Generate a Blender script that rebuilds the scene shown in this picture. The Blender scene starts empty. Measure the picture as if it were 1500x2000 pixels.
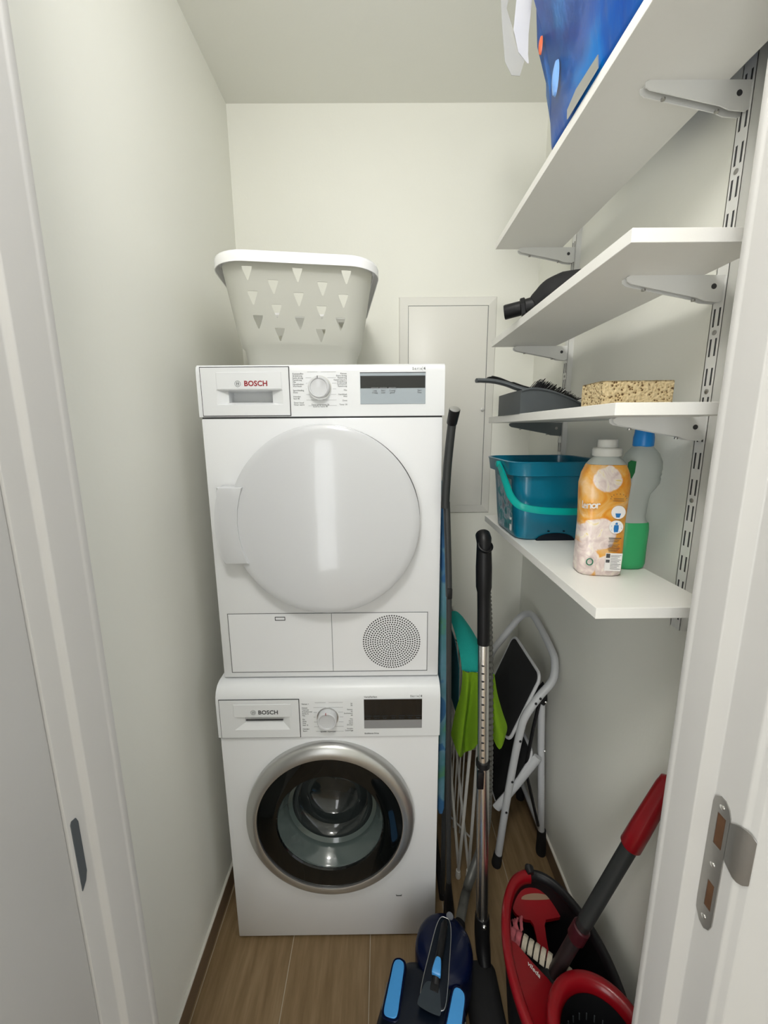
import bpy, bmesh, math, random
from mathutils import Vector, Matrix
random.seed(7)
PI = math.pi
S = bpy.context.scene
COL = S.collection

# ------------------------------------------------------------------ camera, world, lights, exposure
cam_d = bpy.data.cameras.new('camera')
cam = bpy.data.objects.new('camera', cam_d); COL.objects.link(cam); S.camera = cam
yaw, pitch, roll = .0047, -.1725, -.0079
fwd = Vector((math.sin(yaw)*math.cos(pitch), math.cos(yaw)*math.cos(pitch), math.sin(pitch)))
rgt = Vector((math.cos(yaw), -math.sin(yaw), 0)); upv = rgt.cross(fwd)
r2 = rgt*math.cos(roll)+upv*math.sin(roll); u2 = -rgt*math.sin(roll)+upv*math.cos(roll)
M = Matrix.Identity(4)
for i in range(3):
    M[i][0] = r2[i]; M[i][1] = u2[i]; M[i][2] = -fwd[i]
M.translation = (.45, -.917, 1.539)
cam.matrix_world = M
cam_d.sensor_fit = 'VERTICAL'; cam_d.sensor_height = 36.0
cam_d.lens = 36.0*735/2000
cam_d.shift_y = -33/2000
cam_d.clip_start = .02

W = bpy.data.worlds.new('world'); S.world = W; W.use_nodes = True
bg = W.node_tree.nodes['Background']; bg.inputs[0].default_value = (.93, .96, 1.0, 1); bg.inputs[1].default_value = 1.0

def area(name, loc, rot, size, size_y, power, color, shape='RECTANGLE'):
    d = bpy.data.lights.new(name, 'AREA'); d.shape = shape; d.size = size; d.size_y = size_y
    d.energy = power; d.color = color
    o = bpy.data.objects.new(name, d); COL.objects.link(o); o.location = loc; o.rotation_euler = rot
    return o
def point(name, loc, power, color, size):
    d = bpy.data.lights.new(name, 'POINT'); d.energy = power; d.color = color; d.shadow_soft_size = size
    o = bpy.data.objects.new(name, d); COL.objects.link(o); o.location = loc; return o
point('closet_fill', (.42, -.30, 2.42), 2.3, (1.0, .98, .95), .08)  # added fill without a fixture, lifts the closet interior
point('hall_lamp', (.35, -1.05, 2.50), 20, (1.0, .985, .96), .12)
area('hall_fill', (-.5, -2.3, 1.0), (PI/2, 0, math.radians(-20)), 1.3, 1.8, 25, (.94, .965, 1.0))  # added fill from the hall side, no window known there

vs = S.view_settings
S.display_settings.display_device = 'sRGB'
vs.view_transform = 'Standard'; vs.look = 'None'; vs.gamma = 1; vs.use_curve_mapping = False
vs.exposure = 0.34

# ------------------------------------------------------------------ materials
def mat(name, col, rough=.5, metal=0, spec=.5, noise=None, bump=0, bscale=200, trans=0, coat=0, sss=0, emit=None, ior=1.45):
    m = bpy.data.materials.new(name); m.use_nodes = True
    nt = m.node_tree; b = nt.nodes['Principled BSDF']
    b.inputs['Base Color'].default_value = (*col, 1)
    b.inputs['Roughness'].default_value = rough; b.inputs['Metallic'].default_value = metal
    b.inputs['Specular IOR Level'].default_value = spec
    b.inputs['Transmission Weight'].default_value = trans; b.inputs['Coat Weight'].default_value = coat
    b.inputs['IOR'].default_value = ior
    if sss: b.inputs['Subsurface Weight'].default_value = sss; b.inputs['Subsurface Scale'].default_value = .01
    tc = nt.nodes.new('ShaderNodeTexCoord')
    if noise:
        sc, amt = noise
        n = nt.nodes.new('ShaderNodeTexNoise'); n.inputs['Scale'].default_value = sc; n.inputs['Detail'].default_value = 5
        nt.links.new(tc.outputs['Object'], n.inputs['Vector'])
        mx = nt.nodes.new('ShaderNodeMix'); mx.data_type = 'RGBA'
        mx.inputs['A'].default_value = (*[c*(1-amt) for c in col], 1)
        mx.inputs['B'].default_value = (*[min(1, c*(1+amt)) for c in col], 1)
        nt.links.new(n.outputs['Fac'], mx.inputs['Factor']); nt.links.new(mx.outputs['Result'], b.inputs['Base Color'])
    if bump:
        n = nt.nodes.new('ShaderNodeTexNoise'); n.inputs['Scale'].default_value = bscale; n.inputs['Detail'].default_value = 3
        nt.links.new(tc.outputs['Object'], n.inputs['Vector'])
        bp = nt.nodes.new('ShaderNodeBump'); bp.inputs['Strength'].default_value = bump; bp.inputs['Distance'].default_value = .001
        nt.links.new(n.outputs['Fac'], bp.inputs['Height']); nt.links.new(bp.outputs['Normal'], b.inputs['Normal'])
    return m

WALL = mat('wall_paint', (.86, .858, .785), .55, noise=(3, .015), bump=.25, bscale=120)
CEIL = mat('ceiling_paint', (.85, .85, .79), .8, bump=.2, bscale=150)
JAMB = mat('door_frame_paint', (.53, .52, .50), .38, noise=(8, .015), bump=.15, bscale=60)
ENAMEL = mat('white_enamel', (.80, .81, .83), .22, coat=.3, noise=(6, .01))
PLAST = mat('white_appliance_plastic', (.77, .785, .80), .3, noise=(20, .008))
DOORW = mat('white_gloss_plastic', (.62, .63, .65), .16, coat=.4)
GAP = mat('dark_gap', (.05, .05, .052), .7)
SHELF = mat('white_melamine', (.83, .82, .78), .35, noise=(60, .01), bump=.08, bscale=400)
STEELW = mat('white_coated_steel', (.78, .78, .75), .35)
PANELM = mat('cabinet_paint', (.80, .79, .74), .35)
SILVER = mat('satin_silver', (.55, .55, .54), .32, metal=.85, noise=(30, .03))
CHROME = mat('chrome', (.90, .89, .87), .27, metal=1)
BRUSHED = mat('brushed_steel', (.42, .41, .39), .35, metal=.9, noise=(80, .06))
BLACK = mat('black_plastic', (.008, .008, .009), .4, spec=.35)
BLACKM = mat('black_matte', (.010, .010, .011), .75, noise=(60, .25))
GLASSB = mat('black_glass', (.006, .007, .008), .06, coat=.5)
SCREEN = mat('grey_display_window', (.36, .41, .45), .15, coat=.3)
INK = mat('grey_print', (.16, .165, .17), .6)
INKD = mat('dark_print', (.06, .06, .065), .6)
RED_P = mat('red_print', (.30, .012, .02), .5)
GREYP = mat('dark_grey_plastic', (.075, .085, .092), .42, noise=(40, .06))
NAVY = mat('navy_plastic', (.002, .005, .026), .25, spec=.3)
NAVYD = mat('dark_navy_plastic', (.003, .006, .013), .3, spec=.3)
SKYB = mat('light_blue_plastic', (.07, .33, .74), .3)
PGREY = mat('slate_grey_plastic', (.03, .04, .05), .4, spec=.3)
REDP = mat('red_plastic', (.25, .003, .008), .3, coat=.12, noise=(12, .06))
TEAL = mat('petrol_plastic', (.002, .150, .245), .28, coat=.25, noise=(15, .05))
TEALH = mat('turquoise_plastic', (.0, .34, .30), .32)
POLEM = mat('dark_grey_metal', (.05, .053, .054), .42, metal=.4)
DGRIP = mat('charcoal_grip', (.022, .024, .024), .5)
BRGREY = mat('grey_bracket_steel', (.15, .17, .17), .4)
TUBEW = mat('light_grey_coated_tube', (.56, .57, .585), .35)
RACKW = mat('white_coated_wire', (.50, .49, .46), .4)
CORK = mat('joint_filler', (.44, .385, .30), .8)

def nodes(m): return m.node_tree, m.node_tree.nodes['Principled BSDF']
def node(nt, t, **kw):
    n = nt.nodes.new(t)
    for k, v in kw.items():
        if k in n.inputs: n.inputs[k].default_value = v
        else: setattr(n, k, v)
    return n
def ramp(nt, fac, stops, interp='LINEAR'):
    r = nt.nodes.new('ShaderNodeValToRGB'); r.color_ramp.interpolation = interp
    while len(r.color_ramp.elements) < len(stops): r.color_ramp.elements.new(.5)
    for e, (p, c) in zip(r.color_ramp.elements, stops): e.position = p; e.color = (*c, 1)
    nt.links.new(fac, r.inputs['Fac']); return r
def objmap(nt, scale=(1, 1, 1), loc=(0, 0, 0)):
    tc = nt.nodes.new('ShaderNodeTexCoord'); mp = nt.nodes.new('ShaderNodeMapping')
    mp.inputs['Scale'].default_value = scale; mp.inputs['Location'].default_value = loc
    nt.links.new(tc.outputs['Object'], mp.inputs['Vector']); return mp.outputs['Vector']

WOOD = mat('wood_look_tile', (.3, .22, .15), .42)
nt, b = nodes(WOOD)
v = objmap(nt, (14, 1.6, 1))
n = node(nt, 'ShaderNodeTexNoise', Scale=3.0, Detail=8.0, Roughness=.6); nt.links.new(v, n.inputs['Vector'])
r = ramp(nt, n.outputs['Fac'], [(.3, (.165, .105, .048)), (.52, (.225, .15, .075)), (.72, (.29, .205, .115))])
nt.links.new(r.outputs['Color'], b.inputs['Base Color'])
BASEB = mat('brown_baseboard', (.17, .115, .07), .4, noise=(20, .15))
SEAL = mat('white_sealant', (.68, .66, .60), .5)

BASK = mat('milky_plastic', (.76, .76, .72), .35, sss=0)
nt, b = nodes(BASK)
tr = node(nt, 'ShaderNodeBsdfTranslucent'); tr.inputs['Color'].default_value = (.86, .86, .82, 1)
ms = node(nt, 'ShaderNodeMixShader'); ms.inputs[0].default_value = .6
nt.links.new(b.outputs[0], ms.inputs[1]); nt.links.new(tr.outputs[0], ms.inputs[2])
nt.links.new(ms.outputs[0], nt.nodes['Material Output'].inputs['Surface'])
BASKR = mat('white_rim_plastic', (.90, .90, .90), .25)

def translucent(name, col, fac=.45, rough=.35):
    m = mat(name, col, rough); nt, b = nodes(m)
    tr = node(nt, 'ShaderNodeBsdfTranslucent'); tr.inputs['Color'].default_value = (*col, 1)
    ms = node(nt, 'ShaderNodeMixShader'); ms.inputs[0].default_value = fac
    nt.links.new(b.outputs[0], ms.inputs[1]); nt.links.new(tr.outputs[0], ms.inputs[2])
    nt.links.new(ms.outputs[0], nt.nodes['Material Output'].inputs['Surface']); return m
FROST = translucent('frosted_plastic', (.66, .70, .66), .4)
GREENL = translucent('green_liquid_bottle', (.07, .56, .22), .35, .3)
CLOTHT = translucent('teal_cloth', (.01, .36, .31), .15, .9)
CLOTHG = translucent('green_cloth', (.20, .38, .01), .15, .9)
CLOTHT_SHADE = translucent('shaded_teal_cloth', (.005, .11, .13), .1, .9)  # shaded part of the teal cloth, the shade is in the colour
STRAPM = translucent('white_film', (.86, .86, .88), .35, .4)
STRAPG = translucent('pale_grey_film', (.60, .60, .57), .4, .4)
for m_ in (CLOTHT, CLOTHG, CLOTHT_SHADE):
    nt, b = nodes(m_); v = objmap(nt)
    n = node(nt, 'ShaderNodeTexNoise', Scale=260.0, Detail=4.0); nt.links.new(v, n.inputs['Vector'])
    bp = node(nt, 'ShaderNodeBump', Strength=.6, Distance=.002); nt.links.new(n.outputs['Fac'], bp.inputs['Height'])
    nt.links.new(bp.outputs['Normal'], b.inputs['Normal'])

# sponge
SPONGE = mat('sponge_foam', (.66, .54, .33), .9)
nt, b = nodes(SPONGE); v = objmap(nt)
vo = node(nt, 'ShaderNodeTexVoronoi', Scale=190.0, Randomness=1.0); nt.links.new(v, vo.inputs['Vector'])
no = node(nt, 'ShaderNodeTexNoise', Scale=90.0, Detail=3.0); nt.links.new(v, no.inputs['Vector'])
ad = node(nt, 'ShaderNodeMath', operation='MULTIPLY_ADD'); nt.links.new(no.outputs['Fac'], ad.inputs[0]); ad.inputs[1].default_value = -1.0
nt.links.new(vo.outputs['Distance'], ad.inputs[2])
r = ramp(nt, ad.outputs[0], [(0.0, (.13, .075, .03)), (.03, (.26, .17, .08)), (.09, (.50, .38, .20)), (.38, (.60, .48, .28))])
ad2 = node(nt, 'ShaderNodeMath', operation='ADD'); ad2.inputs[1].default_value = .29; nt.links.new(ad.outputs[0], ad2.inputs[0])
nt.links.new(ad2.outputs[0], r.inputs['Fac']); nt.links.new(r.outputs['Color'], b.inputs['Base Color'])
bp = node(nt, 'ShaderNodeBump', Strength=.9, Distance=.003); nt.links.new(ad2.outputs[0], bp.inputs['Height'])
nt.links.new(bp.outputs['Normal'], b.inputs['Normal'])

# ironing board cover : soft bands of blue and green
COVER = mat('patterned_cover', (.1, .3, .5), .8)
nt, b = nodes(COVER); v = objmap(nt, (1, 1, 1))
n = node(nt, 'ShaderNodeTexNoise', Scale=6.5, Detail=3.0, Distortion=.6); nt.links.new(v, n.inputs['Vector'])
r = ramp(nt, n.outputs['Fac'], [(.3, (.03, .10, .24)), (.44, (.03, .12, .26)), (.46, (.11, .24, .32)), (.55, (.06, .19, .22)), (.60, (.07, .22, .12)), (.68, (.035, .13, .25))])
nt.links.new(r.outputs['Color'], b.inputs['Base Color'])

# orange label sleeve with cream flowers
SLEEVE = mat('orange_floral_sleeve', (.8, .4, .1), .32, coat=.2)
nt, b = nodes(SLEEVE); v = objmap(nt, (1, 1, 1))
n = node(nt, 'ShaderNodeTexNoise', Scale=24.0, Detail=4.0, Distortion=1.4); nt.links.new(v, n.inputs['Vector'])
r1 = ramp(nt, n.outputs['Fac'], [(.25, (.58, .13, .03)), (.40, (.70, .26, .02)), (.52, (.74, .36, .06)), (.64, (.74, .46, .20)), (.8, (.80, .60, .40))])
flow = None
for k, (fx, fz, fr) in enumerate([(.022, .196, .026), (.014, .085, .034), (-.018, .030, .040), (.040, .018, .030), (-.03, .235, .02)]):
    mp = node(nt, 'ShaderNodeMapping'); mp.inputs['Location'].default_value = (-fx+.028, 0, -fz); nt.links.new(nt.nodes['Texture Coordinate'].outputs['Object'], mp.inputs['Vector'])
    sx = node(nt, 'ShaderNodeSeparateXYZ'); nt.links.new(mp.outputs[0], sx.inputs[0])
    cx_ = node(nt, 'ShaderNodeCombineXYZ'); nt.links.new(sx.outputs[0], cx_.inputs[0]); nt.links.new(sx.outputs[2], cx_.inputs[2])
    ln = node(nt, 'ShaderNodeVectorMath', operation='LENGTH'); nt.links.new(cx_.outputs[0], ln.inputs[0])
    wob = node(nt, 'ShaderNodeMath', operation='MULTIPLY_ADD'); nt.links.new(n.outputs['Fac'], wob.inputs[0]); wob.inputs[1].default_value = fr*.7; nt.links.new(ln.outputs['Value'], wob.inputs[2])
    lt = node(nt, 'ShaderNodeMapRange'); lt.inputs['From Min'].default_value = fr*1.25; lt.inputs['From Max'].default_value = fr*1.35; lt.inputs['To Min'].default_value = 1; lt.inputs['To Max'].default_value = 0
    nt.links.new(wob.outputs[0], lt.inputs['Value'])
    if flow is None: flow = lt.outputs[0]
    else:
        mxm = node(nt, 'ShaderNodeMath', operation='MAXIMUM'); nt.links.new(flow, mxm.inputs[0]); nt.links.new(lt.outputs[0], mxm.inputs[1]); flow = mxm.outputs[0]
wv = node(nt, 'ShaderNodeTexNoise', Scale=34.0, Distortion=2.2, Detail=3.0); nt.links.new(v, wv.inputs['Vector'])
r2_ = ramp(nt, wv.outputs['Fac'], [(.3, (.58, .46, .44)), (.5, (.74, .62, .58)), (.62, (.82, .74, .66)), (.72, (.78, .62, .25))])
mx = node(nt, 'ShaderNodeMix', data_type='RGBA'); nt.links.new(flow, mx.inputs['Factor']); nt.links.new(r1.outputs['Color'], mx.inputs['A']); nt.links.new(r2_.outputs['Color'], mx.inputs['B'])
nt.links.new(mx.outputs['Result'], b.inputs['Base Color'])

# blue shopping bag, crumpled glossy
BAGM = mat('blue_bag_film', (.01, .17, .55), .3, coat=.08, spec=.3)
nt, b = nodes(BAGM); v = objmap(nt, (1, 1, .45))
n = node(nt, 'ShaderNodeTexNoise', Scale=11.0, Detail=4.0, Distortion=.5); nt.links.new(v, n.inputs['Vector'])
r = ramp(nt, n.outputs['Fac'], [(.3, (.001, .040, .27)), (.5, (.002, .085, .38)), (.62, (.003, .16, .52)), (.75, (.03, .16, .38))])
nt.links.new(r.outputs['Color'], b.inputs['Base Color'])
bp = node(nt, 'ShaderNodeBump', Strength=.8, Distance=.01); nt.links.new(n.outputs['Fac'], bp.inputs['Height']); nt.links.new(bp.outputs['Normal'], b.inputs['Normal'])

# bucket side label
BLABEL = mat('bucket_label_print', (.2, .35, .4), .35)
nt, b = nodes(BLABEL); v = objmap(nt)
n = node(nt, 'ShaderNodeTexNoise', Scale=38.0, Detail=2.0, Distortion=1.0); nt.links.new(v, n.inputs['Vector'])
r = ramp(nt, n.outputs['Fac'], [(.3, (.02, .14, .17)), (.42, (.02, .30, .32)), (.48, (.20, .33, .40)), (.60, (.42, .50, .55)), (.7, (.20, .20, .24))])
nt.links.new(r.outputs['Color'], b.inputs['Base Color'])

# ------------------------------------------------------------------ mesh helpers
def obj(name, bm, m, parent=None, smooth=True, ang=35, loc=None, rot=None):
    me = bpy.data.meshes.new(name)
    bmesh.ops.recalc_face_normals(bm, faces=bm.faces[:])
    bm.to_mesh(me); bm.free()
    me.materials.append(m)
    if smooth:
        me.shade_smooth(); me.set_sharp_from_angle(angle=math.radians(ang))
    o = bpy.data.objects.new(name, me); COL.objects.link(o)
    if parent: o.parent = parent
    if loc: o.location = loc
    if rot: o.rotation_euler = rot
    return o
def empty(name, loc, rz=0):
    o = bpy.data.objects.new(name, None); COL.objects.link(o); o.location = loc; o.rotation_euler = (0, 0, rz); o.empty_display_size = .05
    return o
def tag(o, label, cat, group=None):
    o['label'] = label; o['category'] = cat
    if group: o['group'] = group
    return o
def B(): return bmesh.new()
def box(bm, x0, x1, y0, y1, z0, z1, bev=0, seg=2, mx=None):
    m = Matrix.Translation(((x0+x1)/2, (y0+y1)/2, (z0+z1)/2)) @ Matrix.Diagonal((x1-x0, y1-y0, z1-z0, 1))
    r = bmesh.ops.create_cube(bm, size=1, matrix=m)
    vs_ = r['verts']
    if bev:
        es = list({e for v_ in vs_ for e in v_.link_edges})
        g = bmesh.ops.bevel(bm, geom=es, offset=bev, segments=seg, profile=.5, affect='EDGES')
        vs_ = list({v_ for f in g['faces'] for v_ in f.verts} | {v_ for v_ in vs_ if v_.is_valid})
    if mx is not None: bmesh.ops.transform(bm, matrix=mx, verts=vs_)
    return bm
def sweep(bm, pts, rad, n=12, closed=False, caps=True, flat=1.0, up0=None):
    pts = [Vector(p) for p in pts]; N = len(pts)
    rad = rad if isinstance(rad, (list, tuple)) else [rad]*N
    rings = []; t0 = None; nrm = None
    for i, p in enumerate(pts):
        if closed: t = (pts[(i+1) % N]-pts[i-1]).normalized()
        else: t = (pts[min(i+1, N-1)]-pts[max(i-1, 0)]).normalized()
        if nrm is None:
            a = Vector(up0) if up0 else (Vector((0, 0, 1)) if abs(t.z) < .9 else Vector((1, 0, 0)))
            nrm = (a-t*a.dot(t)).normalized()
        else:
            nrm = (nrm-t*nrm.dot(t)).normalized()
        bn = t.cross(nrm)
        rings.append([bm.verts.new(p+nrm*math.cos(2*PI*k/n)*rad[i]*flat+bn*math.sin(2*PI*k/n)*rad[i]) for k in range(n)])
    rng = range(N if closed else N-1)
    for i in rng:
        a, c = rings[i], rings[(i+1) % N]
        for k in range(n): bm.faces.new((a[k], a[(k+1) % n], c[(k+1) % n], c[k]))
    if caps and not closed:
        bm.faces.new(rings[0]); bm.faces.new(rings[-1][::-1])
    return bm
def smoothpts(P, k=8, closed=False):
    P = [Vector(p) for p in P]; out = []; N = len(P)
    seg = N if closed else N-1
    for i in range(seg):
        p0 = P[i-1] if (closed or i > 0) else P[0]; p1 = P[i]; p2 = P[(i+1) % N]
        p3 = P[(i+2) % N] if (closed or i+2 < N) else P[-1]
        for j in range(k):
            t = j/k
            out.append(.5*((2*p1)+(-p0+p2)*t+(2*p0-5*p1+4*p2-p3)*t*t+(-p0+3*p1-3*p2+p3)*t**3))
    if not closed: out.append(P[-1])
    return out
def lathe(bm, prof, n=48, mx=None, cap0=True, cap1=True, sx=1, sy=1):
    rings = []
    for (r_, z_) in prof:
        rings.append([bm.verts.new((r_*sx*math.cos(2*PI*k/n), r_*sy*math.sin(2*PI*k/n), z_)) for k in range(n)])
    for a, c in zip(rings[:-1], rings[1:]):
        for k in range(n): bm.faces.new((a[k], a[(k+1) % n], c[(k+1) % n], c[k]))
    if cap0: bm.faces.new(rings[0][::-1])
    if cap1: bm.faces.new(rings[-1])
    if mx is not None: bmesh.ops.transform(bm, matrix=mx, verts=[v_ for rg in rings for v_ in rg])
    return bm
FACE = Matrix.Rotation(PI/2, 4, 'X')      # lathe axis z -> world -y (towards the door)
def faceY(x, y, z): return Matrix.Translation((x, y, z)) @ FACE
def loft(bm, rings, cap0=True, cap1=True):
    vr = [[bm.verts.new(p) for p in rg] for rg in rings]; n = len(vr[0])
    for a, c in zip(vr[:-1], vr[1:]):
        for k in range(n): bm.faces.new((a[k], a[(k+1) % n], c[(k+1) % n], c[k]))
    if cap0: bm.faces.new(vr[0][::-1])
    if cap1: bm.faces.new(vr[-1])
    return vr
def rrect(w, d, r_, n=6, cx=0, cy=0):
    """rounded rectangle outline, half sizes w,d"""
    out = []
    for (sx, sy, a0) in ((1, 1, 0), (-1, 1, PI/2), (-1, -1, PI), (1, -1, 1.5*PI)):
        for k in range(n+1):
            a = a0+PI/2*k/n
            out.append((cx+sx*(w-r_)+r_*math.cos(a), cy+sy*(d-r_)+r_*math.sin(a)))
    return out
def prism(bm, outline, mapf, t0, t1):
    """extrude a 2d outline between depth t0 and t1 through mapf(u, v, t)"""
    a = [bm.verts.new(mapf(u, v_, t0)) for u, v_ in outline]; c = [bm.verts.new(mapf(u, v_, t1)) for u, v_ in outline]
    n = len(a)
    for k in range(n): bm.faces.new((a[k], a[(k+1) % n], c[(k+1) % n], c[k]))
    bm.faces.new(a[::-1]); bm.faces.new(c)
    return bm
def xz(y0): return lambda u, v_, t: (u, y0+t, v_)
def text_mesh(body, size, x, y, z, align='LEFT', space=1.0, bold=0, rotm=None, extr=.0002):
    cu = bpy.data.curves.new('t', 'FONT'); cu.body = body; cu.size = size; cu.align_x = align; cu.align_y = 'CENTER'
    cu.space_character = space; cu.extrude = extr; cu.offset = bold; cu.resolution_u = 3
    o = bpy.data.objects.new('t', cu); COL.objects.link(o)
    bpy.context.view_layer.update()
    me = bpy.data.meshes.new_from_object(o)
    bm = B(); bm.from_mesh(me)
    bpy.data.objects.remove(o); bpy.data.curves.remove(cu); bpy.data.meshes.remove(me)
    mx = Matrix.Translation((x, y, z)) @ (rotm if rotm is not None else FACE)
    bmesh.ops.transform(bm, matrix=mx, verts=bm.verts[:])
    return bm
def merge(dst, src):
    me = bpy.data.meshes.new('tmp'); src.to_mesh(me); src.free(); dst.from_mesh(me); bpy.data.meshes.remove(me); return dst
def frame_line(bm, x0, x1, z0, z1, y, w=.0012, t=.0006):
    for a in ((x0-w/2, x1+w/2, z0-w/2, z0+w/2), (x0-w/2, x1+w/2, z1-w/2, z1+w/2), (x0-w/2, x0+w/2, z0, z1), (x1-w/2, x1+w/2, z0, z1)):
        box(bm, a[0], a[1], y-t, y+t, a[2], a[3])
    return bm
def struct(o): o['kind'] = 'structure'; return o

# ------------------------------------------------------------------ room shell
FZ, CZ, LX, RX, BY, DY = -.018, 2.675, -.089, 1.052, .63, -.43
bm = B(); box(bm, -1.6, 2.6, -2.6, BY+.1, FZ-.10, FZ-.0012)
floor = struct(obj('floor', bm, CORK, smooth=False))
jx = [-.792, -.553, -.3145, -.076, .1625, .401, .6395, .878, 1.1165]
for i, (a, c) in enumerate(zip(jx[2:-1], jx[3:])):
    a = max(a, LX) if a < LX < c else a; c = min(c, RX) if a < RX < c else c
    if c <= LX+.001: continue
    ys = [-2.4, -1.35, BY] if i % 2 else [-2.4, -.95, BY]
    for y0, y1 in zip(ys[:-1], ys[1:]):
        bm = B(); box(bm, a+.0011, c-.0011, y0+.0011, y1-.0011, FZ-.009, FZ, .0005, 1)
        obj('floor_tile', bm, WOOD, floor, smooth=False)
bm = B(); box(bm, -1.6, 2.6, -2.6, BY+.1, CZ, CZ+.08); struct(obj('ceiling', bm, CEIL, smooth=False))
bm = B(); box(bm, LX-.1, RX+.1, BY, BY+.1, FZ, CZ); struct(obj('wall_back', bm, WALL, smooth=False))
bm = B(); box(bm, LX-.1, LX, DY, BY, FZ, CZ); struct(obj('wall_left', bm, WALL, smooth=False))
bm = B(); box(bm, RX, RX+.1, DY, BY, FZ, CZ); struct(obj('wall_right', bm, WALL, smooth=False))
bm = B(); box(bm, -1.6, .03, -.53, DY, FZ, CZ); box(bm, .93, 2.6, -.53, DY, FZ, CZ);
struct(obj('wall_front', bm, WALL, smooth=False))
bm = B(); box(bm, -1.6, 2.6, -2.6, -2.5, FZ, CZ); struct(obj('wall_hall', bm, WALL, smooth=False))
# baseboards with a pale sealant bead on top
def baseboard(name, x0, x1, y0, y1, bead):
    bm = B(); box(bm, x0, x1, y0, y1, FZ, .048, .0008, 1)
    o = struct(obj(name, bm, BASEB, smooth=False))
    bm = B(); box(bm, *bead, .047, .052, .001, 1); obj('sealant_bead', bm, SEAL, o, smooth=False)
baseboard('baseboard_left', LX, LX+.009, DY, BY, (LX, LX+.008, DY, BY))
baseboard('baseboard_right', RX-.009, RX, DY, BY, (RX-.008, RX, DY, BY))
baseboard('baseboard_back', LX+.01, RX-.01, BY-.009, BY, (LX+.01, RX-.01, BY-.008, BY))

# door frame : vertical profiles, extruded
def jamb(name, prof, z0=FZ, z1=2.645):
    bm = B(); prism(bm, prof, lambda u, v_, t: (u, v_, t), z0, z1)
    es = [e for e in bm.edges if abs(e.verts[0].co.z-e.verts[1].co.z) > 1]
    bmesh.ops.bevel(bm, geom=es, offset=.0018, segments=2, profile=.5, affect='EDGES')
    return struct(obj(name, bm, JAMB, ang=40))
left = jamb('door_frame_left', [(.052, -.424), (.052, -.434), (.0505, -.436), (.0505, -.481), (.0415, -.484), (.0415, -.512), (-.30, -.512), (-.30, -.424), (.03, -.424)])
left.name = 'trim_1'
bm = B(); box(bm, -.004, .0385, -1.34, -.5128, FZ+.008, 2.64, .0018, 2)
leaf = struct(obj('door_1', bm, JAMB, ang=40))
right = jamb('trim_2', [(.882, -.424), (.882, -.432), (.884, -.434), (.884, -.474), (.906, -.4785), (.906, -.520), (.911, -.523), (.915, -.532), (1.7, -.540), (1.7, -.40), (.93, -.424)])
bm = B(); box(bm, .03, .93, -.55, -.424, 2.645, CZ, .002, 1); struct(obj('trim_3', bm, JAMB, smooth=False))
# hinge plate in left frame
bm = B()
hp = [(-.5075, 1.036), (-.5055, 1.040), (-.4990, 1.038), (-.4965, 1.030), (-.4965, .950), (-.500, .938), (-.507, .930)]
prism(bm, hp, lambda u, v_, t: (.0415+t, u, v_), -.002, .0012)
obj('hinge_plate', bm, GREYP, left)['label'] = 'narrow dark metal plate let into the left door frame'
# strike plate on right frame
def strike():
    X = .9060
    bm = B()
    def strip(pts): prism(bm, pts, lambda u, v_, t: (X+t, u, v_), -.0016, .0008)
    strip([(-.479, 1.030), (-.481, 1.040), (-.488, 1.0465), (-.496, 1.0465), (-.502, 1.040), (-.505, 1.030), (-.505, 1.022), (-.479, 1.022)])
    strip([(-.479, 1.022), (-.488, 1.022), (-.488, .972), (-.479, .972)])
    strip([(-.500, 1.022), (-.505, 1.022), (-.505, .972), (-.500, .972)])
    strip([(-.479, .972), (-.505, .972), (-.505, .912), (-.479, .912)])
    strip([(-.479, .912), (-.490, .912), (-.490, .868), (-.479, .868)])
    strip([(-.500, .912), (-.505, .912), (-.505, .868), (-.500, .868)])
    strip([(-.479, .868), (-.505, .868), (-.505, .850), (-.502, .839), (-.495, .832), (-.487, .835), (-.480, .848)])
    L = [(-.505, X-.0004), (-.512, X-.0006), (-.519, X-.0008), (-.5235, X+.0012), (-.528, X+.0045), (-.5325, X+.0075)]
    tz = [1.024, 1.031, 1.036, 1.036, 1.034, 1.028]; bz = [.966, .961, .957, .955, .956, .962]
    va = [[bm.verts.new((x_, y_, zt)), bm.verts.new((x_, y_, zb)), bm.verts.new((x_-.0013, y_-.0006, zb)), bm.verts.new((x_-.0013, y_-.0006, zt))] for (y_, x_), zt, zb in zip(L, tz, bz)]
    for a, c in zip(va[:-1], va[1:]):
        for k in range(4): bm.faces.new((a[k], a[(k+1) % 4], c[(k+1) % 4], c[k]))
    bm.faces.new(va[0]); bm.faces.new(va[-1][::-1])
    p = obj('strike_plate', bm, BRUSHED, right, ang=30); p['label'] = 'brushed steel strike plate with a bent lip'
    wd = mat('raw_wood', (.10, .045, .018), .8, noise=(60, .4))
    bm = B(); box(bm, X-.0008, X+.0012, -.500, -.488, .972, 1.022); box(bm, X-.0008, X+.0012, -.500, -.490, .868, .912)
    obj('latch_hole', bm, wd, p, smooth=False)
    for z_ in (1.034, .940, .850):
        bm = B(); lathe(bm, [(.0032, 0), (.0032, .0010), (.002, .0016)], 16, Matrix.Translation((X-.0014, -.4925, z_)) @ Matrix.Rotation(-PI/2, 4, 'Y'))
        obj('screw', bm, CHROME, p)
strike()

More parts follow.
